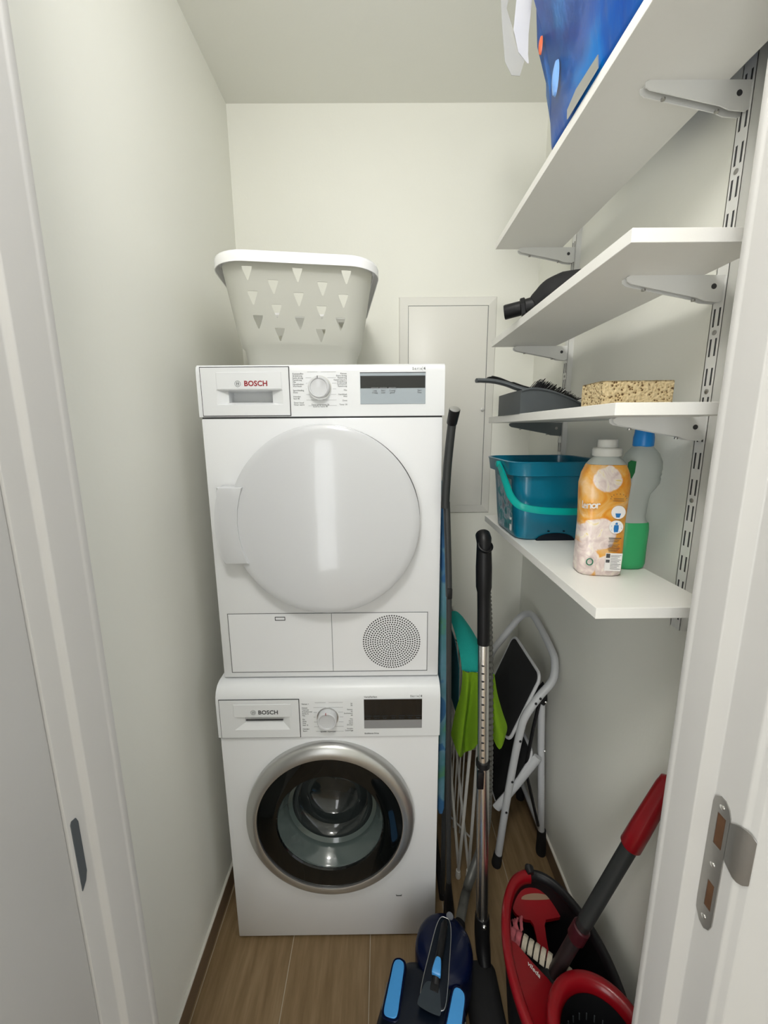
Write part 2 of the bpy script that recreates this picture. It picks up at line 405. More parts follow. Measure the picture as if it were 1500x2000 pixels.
# ------------------------------------------------------------------ meter cabinet in the back wall
cab = tag(empty('wall_cabinet', (.7, BY, 1.19)), 'flush white utility cabinet door in a mitred frame on the back wall', 'cabinet')
def ck(o): o.parent = cab; o.matrix_parent_inverse = cab.matrix_world.inverted(); return o
def attach(root, *os):
    inv = Matrix.Translation(root.location) @ Matrix.Rotation(root.rotation_euler.z, 4, 'Z')
    inv = inv.inverted()
    for o in os:
        o.parent = root
        if o.type == 'MESH': o.data.transform(inv)
    return os[0] if os else None
x0, x1, z0, z1 = .520, .897, 1.192, 2.037; fw = .035; P0 = BY
for pts in ([(x0, z1), (x1, z1), (x1-fw, z1-fw), (x0+fw, z1-fw)], [(x0, z0), (x0+fw, z0+fw), (x1-fw, z0+fw), (x1, z0)],
            [(x0, z0), (x0, z1), (x0+fw, z1-fw), (x0+fw, z0+fw)], [(x1, z1), (x1, z0), (x1-fw, z0+fw), (x1-fw, z1-fw)]):
    bm = B()
    cxm, czm = (x0+x1)/2, (z0+z1)/2
    a = [bm.verts.new((u, P0, v_)) for u, v_ in pts]
    outer = [abs(u-cxm) > .17 or abs(v_-czm) > .40 for u, v_ in pts]
    c = []
    for (u, v_) in pts:
        on_outer = (abs(u-x0) < 1e-6 or abs(u-x1) < 1e-6)
        s_ = .004 if on_outer else 0
        c.append(bm.verts.new((u+(s_ if u < cxm else -s_), P0-(.007 if on_outer else .015), v_+(s_ if v_ < czm else -s_))))
    for k in range(4): bm.faces.new((a[k], a[(k+1) % 4], c[(k+1) % 4], c[k]))
    bm.faces.new(a); bm.faces.new(c)
    attach(cab, obj('frame_rail', bm, PANELM, None, smooth=False))
bm = B(); box(bm, x0+fw+.0015, x1-fw-.0025, P0-.016, P0-.0005, z0+fw+.0, z1-fw-.002, .0012, 2)
d = attach(cab, obj('door', bm, PANELM, None, ang=30))
bm = B(); box(bm, x0+fw-.001, x1-fw+.001, P0-.013, P0-.0003, z0+fw-.002, z1-fw+.001); attach(cab, obj('rebate', bm, INK, None, smooth=False))
bm = B(); lathe(bm, [(.007, 0), (.007, .004), (.0055, .007), (.002, .008)], 20, faceY(.851, P0-.016, 1.615))
k_ = obj('lock_knob', bm, STEELW, None); attach(cab, k_)
bm = B(); box(bm, .8505, .8515, P0-.0246, P0-.0235, 1.611, 1.619); attach(cab, obj('key_slot', bm, GAP, None, smooth=False))

# ------------------------------------------------------------------ laundry machines
def control_text(lines, x, y, z, size, align='LEFT', dz=.0055):
    bm = B()
    for i, t in enumerate(lines):
        if t: merge(bm, text_mesh(t, size, x, y, z-i*dz, align))
    return bm
def drawer_plate(X0, X1, Z0, Z1, y, ox0, ox1, oz0, oz1, ix0, ix1, iz0, iz1, dep):
    """plate with a funnel shaped grip recess"""
    bm = B(); T = .0016
    def q(x_, y_, z_): return bm.verts.new((x_, y_, z_))
    O = [q(X0, y-T, Z0), q(X1, y-T, Z0), q(X1, y-T, Z1), q(X0, y-T, Z1)]
    Ob = [q(X0, y, Z0), q(X1, y, Z0), q(X1, y, Z1), q(X0, y, Z1)]
    H = [q(ox0, y-T, oz0), q(ox1, y-T, oz0), q(ox1, y-T, oz1), q(ox0, y-T, oz1)]
    I = [q(ix0, y+min(dep*.55, .012), iz0), q(ix1, y+min(dep*.55, .012), iz0), q(ix1, y+min(dep*.55, .012), iz1), q(ix0, y+min(dep*.55, .012), iz1)]
    J = [q(ix0, y+dep, iz0+.004), q(ix1, y+dep, iz0+.004), q(ix1, y+dep, iz1), q(ix0, y+dep, iz1)]
    for A, C in ((O, Ob), (O, H), (H, I), (I, J)):
        for k in range(4): bm.faces.new((A[k], A[(k+1) % 4], C[(k+1) % 4], C[k]))
    bm.faces.new(J)
    return bm
def logo(bm, x, y, z, r_):
    sweep(bm, [(x+r_*math.cos(a), y, z+r_*math.sin(a)) for a in [2*PI*k/28 for k in range(28)]], .00045, 6, closed=True)
    ir = r_*.62
    for s in (-1, 1):
        sweep(bm, [(x+s*ir*.15+s*ir*.55*math.cos(a), y, z+ir*math.sin(a)) for a in [-PI/2+PI*k/10 for k in range(11)]], .0004, 6)
    box(bm, x-ir*.7, x-ir*.45, y-.0004, y, z-ir*.8, z+ir*.8); box(bm, x+ir*.45, x+ir*.7, y-.0004, y, z-ir*.8, z+ir*.8)
    box(bm, x-ir*.6, x+ir*.6, y-.0004, y, z-ir*.12, z+ir*.12)
    return bm

# ---------- tumble dryer
DF = .03; dx0, dx1, dz0, dz1 = .004, .6035, .862, 1.697
dry = tag(empty('tumble_dryer', (.304, DF, dz0)), 'white tumble dryer with a big round white door, stacked on the washing machine', 'dryer')
def dp(o): attach(dry, o); return o
bm = B(); box(bm, dx0+.002, dx1-.002, DF, DF+.555, dz0, 1.5685, .004, 2); body = dp(obj('body', bm, ENAMEL))
bm = B()
prof = [(DF+.555, 1.572), (DF-.001, 1.572), (DF-.001, 1.678), (DF, 1.685), (DF+.003, 1.691), (DF+.009, 1.6955), (DF+.018, 1.697), (DF+.555, 1.697)]
prism(bm, [(a, c) for a, c in prof], lambda u, v_, t: (t, u, v_), dx0-.001, dx1+.001)
es = [e for e in bm.edges if len(e.link_faces) == 2 and any(abs(f.normal.x) > .9 for f in e.link_faces)]
bmesh.ops.bevel(bm, geom=es, offset=.004, segments=3, profile=.5, affect='EDGES')
panel = dp(obj('control_panel', bm, PLAST, ang=30))
bm = B(); box(bm, dx0+.004, dx1-.004, DF+.003, DF+.55, 1.567, 1.5735); dp(obj('seam', bm, GAP, smooth=False))
PANEL_D = panel
# water tank drawer
Y = DF-.001
bm = frame_line(B(), .0135, .2275, 1.5745, 1.6895, Y-.0002, .0018); g_ = obj('drawer_gap', bm, GAP, None, smooth=False)
bm = drawer_plate(.0145, .2265, 1.5755, 1.6885, Y-.0004, .050, .211, 1.601, 1.636, .074, .182, 1.6065, 1.6345, .045)
dr = dp(obj('tank_drawer', bm, PLAST, ang=20)); dp(g_)
def sub(parent_obj, o, root):
    attach(root, o); o.parent = parent_obj; return o
bm = B(); box(bm, .052, .209, Y-.0034, Y-.0018, 1.6375, 1.6775, .0007, 1); sub(dr, obj('nameplate', bm, PLAST, None), dry)
bm = B(); box(bm, .0745, .1815, Y+.0165, Y+.0170, 1.619, 1.634); 
o_ = obj('recess_shadow', bm, PGREY, None, smooth=False); bpy.data.objects.remove(o_)
bm = logo(B(), .1035, Y-.0038, 1.6505, .0068); sub(dr, obj('emblem', bm, INK, None), dry)
bm = text_mesh('BOSCH', .0172, .1185, Y-.0036, 1.6503, space=1.02, bold=.00045); sub(dr, obj('lettering', bm, RED_P, None, smooth=False), dry)
# dial
def dial(root, x, y, z, add, red=False, r_=.0255):
    bm = B(); lathe(bm, [(r_+.003, 0), (r_+.003, .0012)], 48, faceY(x, y, z)); dk = obj('dial_ring', bm, SILVER, None); 
    bm = B(); lathe(bm, [(r_, 0), (r_, .012), (r_-.0007, .0165), (r_-.0025, .018), (r_*.80, .0175), (r_*.76, .0155), (r_*.5, .0145), (.001, .0142)], 48, faceY(x, y-.001, z))
    dd = obj('dial', bm, DOORW, None, ang=40); add(dk); add(dd)
    bm = B(); box(bm, x-.0008-.002, x+.0008-.002, y-.0198, y-.0168, z+r_*.80, z+r_*1.02); mk = obj('dial_mark', bm, RED_P if red else INKD, None, smooth=False)
    sub(dd, mk, root); dk['label'] = 'thin silver ring'
    return dd
dial(dry, .3005, Y, 1.640, dp)
Lw = ['Kunststoffen', 'Strijkdroog', 'Extra droog', 'Kastdroog', 'Mix', 'Handdoeken', 'Wol finish', '', 'Sportkleding', 'Dons', '', 'Hemden', 'Snel 40', '', 'Timer koud', 'Timer warm']
Rw = ['Katoen', 'Extra droog', 'Kastdroog', 'Kastdroog plus', 'Strijkdroog', 'Synthetisch', 'Kastdroog', '', 'Mix', '', 'Handdoek', 'Wol', '', 'Dons', '', 'Timer 30']
def program_print(root, x0, x1, ztop, zbot, y, cx, cz, rr, add, L, Rr, size):
    bm = B(); n = len(L); dz = (ztop-zbot)/(n-1)
    merge(bm, control_text(L, x0, y-.0003, ztop, size, 'LEFT', dz)); merge(bm, control_text(Rr, x1, y-.0003, ztop, size, 'RIGHT', dz))
    add(obj('program_lettering', bm, INK, None, smooth=False))
    bm = B()
    for k in range(7):
        z_ = ztop+.004-(ztop-zbot+.006)*k/6
        half = math.sqrt(max(0, rr*rr-(z_-cz)**2)) if abs(z_-cz) < rr else .0
        gap = max(half+.003, .004)
        tl = .022 if k not in (0, 6) else 0
        box(bm, x0+.036-tl*.2, cx-gap, y-.0004, y, z_-.00018, z_+.00018); box(bm, cx+gap, x1-.026, y-.0004, y, z_-.00018, z_+.00018)
    add(obj('program_lines', bm, INK, None, smooth=False))
program_print(dry, .2355, .3665, 1.673, 1.600, Y, .3005, 1.640, .029, dp, Lw, Rw, .0052)
bm = control_text(['Timer programma 20', 'koud en warm 40'], .3005, Y-.0003, 1.600, .005, 'CENTER', .0045); dp(obj('timer_lettering', bm, INK, None, smooth=False))
# display
bm = B(); box(bm, .3985, .5575, Y-.0012, Y+.0005, 1.6005, 1.6750, .0006, 1); ds = dp(obj('display', bm, SCREEN))
bm = B(); box(bm, .3995, .5565, Y-.0016, Y-.0008, 1.6380, 1.6670); sub(ds, obj('screen', bm, GLASSB, None, smooth=False), dry)
bm = B(); box(bm, .3985, .5575, Y-.0018, Y-.0010, 1.6738, 1.6752); sub(ds, obj('window_edge', bm, INKD, None, smooth=False), dry)
bm = B()
for xx, tl in ((.434, ('Laag', 'droog')), (.4545, ('Start', 'over')), (.4765, ('Droog', 'graad')), (.543, ('Start', 'Stop'))):
    merge(bm, control_text(list(tl), xx, Y-.0017, 1.6325, .0055, 'CENTER', .005))
for xx in (.434, .4545, .4765): box(bm, xx-.009, xx+.009, Y-.0019, Y-.0012, 1.6378, 1.6398)
sub(ds, obj('display_lettering', bm, INK, None, smooth=False), dry)
bm = text_mesh('Serie', .0085, .525, Y-.0003, 1.6835, space=1.35); merge(bm, text_mesh('4', .0085, .5525, Y-.0003, 1.6835, bold=.0003)); box(bm, .5495, .5500, Y-.0005, Y, 1.679, 1.688)
dp(obj('series_lettering', bm, INK, None, smooth=False))
# door
dcx, dcz, R_ = .3065, 1.311, .2375
bm = B(); lathe(bm, [(R_+.003, 0), (R_+.003, .0008)], 96, faceY(dcx, DF, dcz)); dg = obj('door_shadow_gap', bm, GAP, None)
bm = B(); lathe(bm, [(R_-.004, 0), (R_-.002, .022), (R_, .030), (R_-.0008, .034), (R_-.004, .0365), (R_-.02, .0392), (R_*.7, .0425), (R_*.35, .0445), (.002, .045)], 128, faceY(dcx, DF, dcz), sy=1.018)
door = dp(obj('door', bm, DOORW, ang=40)); dp(dg)
def arc(cx, cz, r_, a0, a1, n): return [(cx+r_*math.cos(a0+(a1-a0)*k/n), cz+r_*math.sin(a0+(a1-a0)*k/n)) for k in range(n+1)]
outer = arc(dcx+.012, 1.3065, .282, math.radians(160.2), math.radians(199.8), 18)
inner = [(.1135, 1.2085), (.1010, 1.240), (.0935, 1.275), (.0915, 1.312), (.0945, 1.350), (.1020, 1.382), (.1105, 1.4035)]
hl = [(.048, 1.404)]+outer[1:-1]+[(.054, 1.2085)]+inner
bm = B(); prism(bm, hl, xz(DF), -.0445, -.004)
es = [e for e in bm.edges if e.verts[0].co.y < DF-.04 and e.verts[1].co.y < DF-.04]
bmesh.ops.bevel(bm, geom=es, offset=.003, segments=3, profile=.5, affect='EDGES'); 
h = obj('handle', bm, DOORW, None, ang=40); sub(door, h, dry)
# lower flap with vent
bm = B(); frame_line(bm, .030, .570, .8785, 1.0525, DF-.0003, .0014); box(bm, .3095, .3103, DF-.0006, DF, .8785, 1.0525); dp(obj('flap_seam', bm, INK, None, smooth=False))
bm = B(); box(bm, .0312, .3092, DF-.0012, DF+.001, .8797, 1.0513, .0006, 1); lf = dp(obj('service_flap', bm, ENAMEL))
bm = B(); box(bm, .3106, .5688, DF-.0012, DF+.001, .8797, 1.0513, .0006, 1); vf = dp(obj('vent_panel', bm, ENAMEL))
bm = B()
for i in range(0, 13):
    rr = i*.0064; nn = 1 if i == 0 else int(6*i)
    for k in range(nn):
        a = 2*PI*k/nn+i*.13
        lathe(bm, [(.0022, 0), (.0022, .0004)], 8, faceY(.472+rr*math.cos(a), DF-.0011, .9665+rr*math.sin(a)), cap0=False)
vh = obj('vent_holes', bm, GAP, None, smooth=False); sub(vf, vh, dry); vh['kind'] = 'stuff'
bm = B(); frame_line(bm, .158, .184, 1.0335, 1.0425, DF-.0014, .0016); t_ = obj('flap_latch', bm, GAP, None, smooth=False); sub(lf, t_, dry)
bm = B()
for sx in (.04, .56):
    for sy in (.06, .5): lathe(bm, [(.018, 0), (.018, .0045)], 16, Matrix.Translation((sx, sy, .8575)))
# ---------- washing machine
WF = 0.0
wsh = tag(empty('washing_machine', (.2985, WF, FZ)), 'white washing machine with silver ringed dark glass porthole, standing on the floor', 'washing machine')
def wp(o): attach(wsh, o); return o
bm = B(); box(bm, -.006, .602, WF+.001, WF+.585, -.008, .699, .003, 2)
# slightly tapered at bottom front like the photograph's long front panel
wb = wp(obj('body', bm, ENAMEL))
bm = B()
prof = [(WF+.585, .7015), (WF-.002, .7015), (WF-.006, .7045), (WF-.006, .812), (WF-.004, .828), (WF+.002, .842), (WF+.012, .852), (WF+.026, .8565), (WF+.585, .8565)]
prism(bm, prof, lambda u, v_, t: (t, u, v_), -.007, .603)
es = [e for e in bm.edges if len(e.link_faces) == 2 and any(abs(f.normal.x) > .9 for f in e.link_faces)]
bmesh.ops.bevel(bm, geom=es, offset=.006, segments=3, profile=.5, affect='EDGES')
PANEL_W = wp(obj('control_panel', bm, PLAST, ang=30))
bm = B(); box(bm, -.003, .599, WF+.003, WF+.58, .698, .7025); wp(obj('seam', bm, GAP, smooth=False))
bm = B()
for sx in (.04, .56):
    for sy in (.05, .53): lathe(bm, [(.02, FZ), (.02, FZ+.004), (.01, FZ+.005), (.01, -.006)], 16, Matrix.Translation((sx, sy, 0)))
wp(obj('feet', bm, BLACKM, None))
Y = WF-.006
bm = frame_line(B(), .0022, .2190, .7046, .8208, Y-.0002, .0018); g_ = obj('drawer_gap', bm, GAP, None, smooth=False)
bm = drawer_plate(.0030, .2180, .7055, .8200, Y-.0004, .040, .192, .7295, .769, .068, .173, .7475, .7675, .010)
wd = wp(obj('detergent_drawer', bm, PLAST, ang=20)); wp(g_)
bm = B(); box(bm, .041, .197, Y-.0034, Y-.0018, .7695, .8085, .0007, 1); sub(wd, obj('nameplate', bm, PLAST, None), wsh)
bm = B(); box(bm, .071, .172, Y-.0018+.004, Y+.0046, .7545, .7575); sub(wd, obj('grip_slot', bm, GAP, None, smooth=False), wsh)
bm = logo(B(), .0945, Y-.0038, .7845, .0066); sub(wd, obj('emblem', bm, INK, None), wsh)
bm = text_mesh('BOSCH', .0165, .1075, Y-.0036, .784, space=1.02, bold=.0004); sub(wd, obj('lettering', bm, INKD, None, smooth=False), wsh)
dial(wsh, .2955, Y, .7650, wp, True, .0265)
Lw2 = ['Katoen +', '', 'Katoen', 'Voorwas', 'Kreukherstel', 'Strijkvrij', 'Mix', '', 'Fijn', 'Zijde', 'Wol', 'Snel 15', '', 'Hemden', 'Sport']
Rw2 = ['20', '30', '', 'Katoen', '40', 'Synthetisch', '60', '', 'Mix', 'Hand', 'Jeans', 'Donker', '', 'Spoelen', 'Centrifuge']
program_print(wsh, .2260, .3640, .806, .723, Y, .2955, .765, .030, wp, Lw2, Rw2, .0052)
bm = control_text(['Spoelen Afpompen'], .2955, Y-.0003, .720, .0055, 'CENTER'); wp(obj('rinse_lettering', bm, INK, None, smooth=False))
bm = B(); box(bm, .3950, .5535, Y-.0012, Y+.0005, .7290, .8190, .0006, 1); ds = wp(obj('display', bm, mat('grey_display_strip', (.27, .27, .275), .4)))
bm = B(); box(bm, .3955, .5530, Y-.0018, Y-.0008, .7560, .8185); sub(ds, obj('screen', bm, GLASSB, None, smooth=False), wsh)
bm = B()
for i, tl in enumerate(('Temp', 'Toeren', 'Klaar', 'Snel', 'Kreuk', 'Voor', 'Start')):
    merge(bm, text_mesh(tl, .0058, .4065+i*.0228, Y-.0020, .7620, 'CENTER'))
    box(bm, .4065+i*.0228-.0095, .4065+i*.0228+.0095, Y-.0021, Y-.0016, .7680, .7690)
sub(ds, obj('display_lettering', bm, PGREY, None, smooth=False), wsh)
bm = text_mesh('Serie', .0085, .521, Y-.0003, .8265, space=1.35); merge(bm, text_mesh('4', .0085, .549, Y-.0003, .8265, bold=.0003)); box(bm, .546, .5465, Y-.0005, Y, .822, .831)
merge(bm, text_mesh('VarioPerfect', .0070, .3955, Y-.0003, .8255)); merge(bm, text_mesh('EcoSilence Drive', .0058, .3955, Y-.0003, .7130, bold=.0001))
wp(obj('series_lettering', bm, INK, None, smooth=False))
# porthole
wcx, wcz = .2930, .4330
RR = .241
bm = B(); lathe(bm, [(RR, -.001), (RR+.0005, .010), (RR-.002, .018), (RR-.008, .0235), (RR-.018, .0275), (RR-.030, .0290), (RR-.034, .0275), (RR-.034, .0)], 128, faceY(wcx, WF, wcz), cap0=False, cap1=False, sy=1.055)
rg = wp(obj('porthole_ring', bm, SILVER, ang=40)); rg['label'] = 'satin silver porthole ring'
GL = mat('tinted_door_glass', (.004, .005, .005), .03, spec=.45)
bm = B(); lathe(bm, [(.207, .022), (.2065, .0235), (.175, .0245), (.153, .0225), (.150, .019)], 128, faceY(wcx, WF, wcz), cap0=False, cap1=False, sy=1.045)
wp(obj('glass_surround', bm, GL, ang=40))
# bowl: a glass bulge receding into the drum
BOWL = mat('bowl_glass', (.075, .098, .094), .12, spec=.6, coat=.4)
BOWLD = mat('bowl_deep_glass', (.018, .023, .023), .08, coat=.5)
bm = B(); lathe(bm, [(.150, .019), (.1485, .014), (.144, .010), (.1425, .004), (.139, .001), (.137, -.014), (.133, -.018), (.131, -.032), (.124, -.036), (.120, -.038)], 96, faceY(wcx, WF, wcz+.002), cap0=False, cap1=False, sy=1.04)
wp(obj('bowl_rim', bm, BOWL, ang=50))
bm = B(); lathe(bm, [(.120, -.038), (.112, -.060), (.102, -.064), (.098, -.085), (.088, -.10), (.060, -.112), (.03, -.117), (.001, -.119)], 96, faceY(wcx, WF, wcz+.002), cap0=False, cap1=False, sy=1.04)
wp(obj('glass_bowl', bm, BOWLD, ang=50))
bm = B(); sweep(bm, [(.482, WF-.0002, .148), (.482, WF-.0002, .144), (.498, WF-.0002, .144), (.498, WF-.0002, .148)], .0009, 6); wp(obj('flap_mark', bm, GAP, None))
for nm in ('porthole_hole',): pass
# hollow the body behind the porthole so the bowl has room
cut = B(); lathe(cut, [(.160, -.02), (.160, .20)], 48, Matrix.Translation((wcx, WF-.02, wcz)) @ Matrix.Rotation(-PI/2, 4, 'X')); cut.normal_update()
cme = bpy.data.meshes.new('cut'); bmesh.ops.recalc_face_normals(cut, faces=cut.faces[:]); cut.to_mesh(cme); cut.free()
def boolean(target, cme, mxw, keep_self=False):
    co = bpy.data.objects.new('cutter', cme); COL.objects.link(co); co.matrix_world = mxw
    md = target.modifiers.new('b', 'BOOLEAN'); md.object = co; md.operation = 'DIFFERENCE'; md.solver = 'EXACT'
    md.use_self = keep_self
    bpy.context.view_layer.update()
    dg = bpy.context.evaluated_depsgraph_get()
    me = bpy.data.meshes.new_from_object(target.evaluated_get(dg))
    target.modifiers.clear(); old = target.data; target.data = me; me.name = old.name
    bpy.data.objects.remove(co); bpy.data.meshes.remove(cme)
boolean(wb, cme, wb.matrix_world.copy().inverted() if False else Matrix.Identity(4))
for pn, bxs in ((PANEL_D, (.047, .213, .020, .085, 1.600, 1.640)), (PANEL_W, (.038, .194, -.02, .008, .728, .7705))):
    cb = box(B(), *bxs); cme = bpy.data.meshes.new('cut'); bmesh.ops.recalc_face_normals(cb, faces=cb.faces[:]); cb.to_mesh(cme); cb.free()
    boolean(pn, cme, Matrix.Identity(4)); pn.data.shade_smooth(); pn.data.set_sharp_from_angle(angle=math.radians(30))

# ------------------------------------------------------------------ laundry basket
bk = tag(empty('laundry_basket', (.212, .345, 1.697), math.radians(7.3)), 'white plastic laundry basket with rows of triangular holes, on top of the dryer', 'basket')
def ring(hw, hd, r_, z_): return [(a, c, z_) for a, c in rrect(hw, hd, r_, 8)]
HW, HD = .196, .243
def at_z(z_):     # half width, half depth at height
    t = (z_-.035)/(.262-.035)
    return .160+(HW-.160)*t, .207+(HD-.207)*t
levels_o = [(.140, .186, .045, 0), (.147, .193, .05, .005), (.155, .202, .05, .058), (.1620, .209, .055, .064), (*at_z(.10), .06, .10), (*at_z(.2), .066, .20), (HW, HD, .07, .262)]
ro = [ring(a, c, r_, z_) for a, c, r_, z_ in levels_o]
t_ = .0024
ri = [ring(a-t_, c-t_, r_-t_, max(z_, t_)) for a, c, r_, z_ in levels_o][::-1]
bm = B(); vr = loft(bm, ro+ri, cap0=True, cap1=True)
tub = obj('tub', bm, BASK, bk, ang=40)
cut = B()
def hole(u, z_, side):
    w, hh = .0125, .031
    pts = [(-w, .5*hh), (w, .5*hh), (w*.92, .30*hh), (w*.12, -.5*hh), (-w*.12, -.5*hh), (-w*.92, .30*hh)]
    if side == 'y': prism(cut, [(u+a, z_+c) for a, c in pts], lambda a, c, t: (a, t, c), -.30, .30)
    else: prism(cut, [(u+a, z_+c) for a, c in pts], lambda a, c, t: (t, a, c), -.30, .30)
zo = 1.697
for col, u in enumerate((-.122, -.061, 0, .061, .122)):
    for row in range(3):
        hole(u*(1-.07*row), (.226-.0545*row) - (.0285 if col % 2 else 0), 'y')
sc_ = B()
for col, u in enumerate((-.165, -.11, -.055, 0, .055, .11, .165)):
    for row in range(3):
        hole(u*(1-.05*row), (.226-.0545*row) - (.0285 if col % 2 else 0)+.0006, 'x')
sc_.free()
cme = bpy.data.meshes.new('cut'); bmesh.ops.recalc_face_normals(cut, faces=cut.faces[:]); cut.to_mesh(cme); cut.free()
bpy.context.view_layer.update()
boolean(tub, cme, bk.matrix_world.copy(), True)
tub.data.shade_smooth(); tub.data.set_sharp_from_angle(angle=math.radians(40))
# rim : rolled lip
rp = [(HW-.004, HD-.004, .255), (HW+.002, HD+.002, .2685), (HW+.008, HD+.008, .2725), (HW+.014, HD+.014, .2695), (HW+.0165, HD+.0165, .262), (HW+.0165, HD+.0165, .244), (HW+.0145, HD+.0145, .244), (HW+.0142, HD+.0142, .260), (HW+.009, HD+.009, .266), (HW, HD, .262), (HW, HD, .250)]
bm = B(); loft(bm, [ring(a, c, .07+(a-HW), z_) for a, c, z_ in rp], False, False)
obj('rim', bm, BASKR, bk, ang=50)
# ------------------------------------------------------------------ wall shelving on the right
SX0, SX1, SY0, SY1, ST = .800, 1.0, -.342, .335, .019
sh_z = {'top': 2.094, 'second': 1.812, 'third': 1.576, 'bottom': 1.247}
labels = {'top': 'topmost white wall shelf holding the blue bag', 'second': 'white wall shelf carrying the black suction nozzle, second from the top',
          'third': 'white wall shelf carrying the sponge and dustpan', 'bottom': 'lowest white wall shelf, carrying the bucket and two bottles'}
for k, z_ in sh_z.items():
    y0 = SY0 if k != 'top' else SY0
    bm = B(); box(bm, SX0, SX1, y0, SY1, z_-ST, z_, .0006, 1)
    tag(obj('wall_shelf', bm, SHELF, None, smooth=False), labels[k], 'shelf', 'white wall shelves')
# slotted rails
def rail(y, z0, z1, lab):
    root = tag(empty('shelf_rail', (RX, y, z0)), lab, 'shelf rail', 'slotted rails of the wall shelving')
    hw, dp_ = .0125, .016
    bm = B()
    box(bm, RX-dp_, RX-dp_+.0014, y-hw, y+hw, z0, z1); box(bm, RX-dp_, RX, y-hw, y-hw+.0014, z0, z1); box(bm, RX-dp_, RX, y+hw-.0014, y+hw, z0, z1)
    attach(root, obj('channel', bm, STEELW, None, smooth=False))
    z_ = z0+.02; first = None
    while z_ < z1-.03:
        for s in (-1, 1):
            if first is None:
                bm = B(); box(bm, -.0004, .0005, -.0016, .0016, 0, .030); first = obj('slot', bm, GAP, None, smooth=False); sl = first
            else: sl = first.copy(); COL.objects.link(sl)
            sl.parent = root; sl.location = (-dp_, s*.0053, z_-z0)
        z_ += .05
    for zz in (1.402, 1.702, 1.952, 1.602):
        bm = B(); lathe(bm, [(.0042, 0), (.0042, .0012), (.0022, .0022)], 16, Matrix.Translation((RX-dp_, y, zz)) @ Matrix.Rotation(-PI/2, 4, 'Y'))
        attach(root, obj('screw', bm, BRUSHED, None))
    return root
rail(-.2205, 1.142, 2.36, 'white slotted steel rail nearest the door, screwed to the right wall')
rail(.330, 1.142, 2.36, 'white slotted steel rail near the back corner, screwed to the right wall')
def bracket(y, ztop, lab, gr=False):
    xw, xf = RX-.016, .868
    pf = [(xw, 0), (xf+.006, 0), (xf, -.003), (xf+.001, -.009), (xf+.008, -.0135), (xw-.045, -.0355), (xw-.030, -.041), (xw-.006, -.043), (xw, -.040)]
    root = tag(empty('shelf_bracket', (xw, y, ztop-.04)), lab, 'bracket', 'steel brackets under the wall shelves')
    m_ = BRGREY if gr else STEELW
    for s in (-1, 1):
        bm = B(); prism(bm, [(a, ztop+c) for a, c in pf], lambda u, v_, t: (u, y+s*.0065+t, v_), -.0008, .0008)
        attach(root, obj('side_plate', bm, m_, None, smooth=False))
    bm = B(); prism(bm, [(xf+.004, ztop-.0005), (xw, ztop-.0005), (xw, ztop-.0018), (xf+.004, ztop-.0018)], lambda u, v_, t: (u, y+t, v_), -.0065, .0065)
    attach(root, obj('web', bm, m_, None, smooth=False))
    bm = B(); lathe(bm, [(.0045, 0), (.0045, .0004)], 16, faceY(xw-.018, y-.0075, ztop-.018)); attach(root, obj('pin_hole', bm, BRUSHED if gr else GAP, None, smooth=False))
    bm = B(); lathe(bm, [(.0032, 0), (.0032, .003)], 12, Matrix.Translation((xf+.035, y, ztop-.0225)))
    lathe(bm, [(.0032, 0), (.0032, .003)], 12, Matrix.Translation((xw-.045, y, ztop-.0395))); attach(root, obj('screw', bm, BRUSHED, None))
nm = {'top': 'topmost shelf', 'second': 'second shelf', 'third': 'shelf with the sponge', 'bottom': 'lowest shelf'}
for k, z_ in sh_z.items():
    bracket(-.2205, z_-ST, 'white steel bracket nearest the door under the '+nm[k])
    bracket(.330, z_-ST, ('grey' if k == 'third' else 'white')+' steel bracket near the back wall under the '+nm[k], k == 'third')

# ------------------------------------------------------------------ blue bag on the top shelf
zt = sh_z['top']
bag = tag(empty('shopping_bag', (.88, -.22, zt)), 'shiny blue plastic bag leaning over the edge of the topmost shelf', 'bag')
bm = B(); rings = []; n = 40; rnd = random.Random(3)
lv = [(0, .802, .985, -.400, -.022), (.012, .800, .990, -.402, -.020), (.06, .793, .995, -.41, -.020), (.12, .785, 1.0, -.415, -.020), (.2, .772, 1.01, -.42, -.015), (.29, .752, 1.01, -.41, -.01), (.36, .745, 1.0, -.40, -.03), (.41, .77, .98, -.38, -.06), (.43, .80, .95, -.35, -.1)]
for (h_, a0, a1, b0, b1) in lv:
    ol = rrect((a1-a0)/2, (b1-b0)/2, .03, 9, (a0+a1)/2, (b0+b1)/2)
    amp = .008*min(1, h_/.1)
    rg_ = []
    for i, (px, py) in enumerate(ol):
        f = amp*math.sin(i*1.9+h_*14)*.6+amp*math.sin(i*.7-h_*22+1)
        cx_, cy_ = (a0+a1)/2, (b0+b1)/2; d_ = Vector((px-cx_, py-cy_)).normalized()
        rg_.append((min(px+d_.x*f, 1.025), py+d_.y*f, zt+h_))
    rings.append(rg_)
loft(bm, rings); attach(bag, obj('film', bm, BAGM, None, ang=180))
bag.children[0].name = 'body'
bm = B(); pts = [(.7988, -.132), (.7988, -.232)]
q = [(.797, -.122, zt+.002), (.797, -.222, zt+.002), (.7935, -.226, zt+.016), (.7925, -.160, zt+.020), (.7945, -.126, zt+.014)]
a = [bm.verts.new((x_-.003, y_, z_)) for x_, y_, z_ in q]; c = [bm.verts.new((x_-.0015, y_, z_)) for x_, y_, z_ in q]
for k in range(5): bm.faces.new((a[k], a[(k+1) % 5], c[(k+1) % 5], c[k]))
bm.faces.new(a); bm.faces.new(c[::-1]); p_ = obj('silver_tag', bm, SILVER, None, smooth=False); attach(bag, p_); p_['label'] = 'silver grey strip at the foot of the bag'
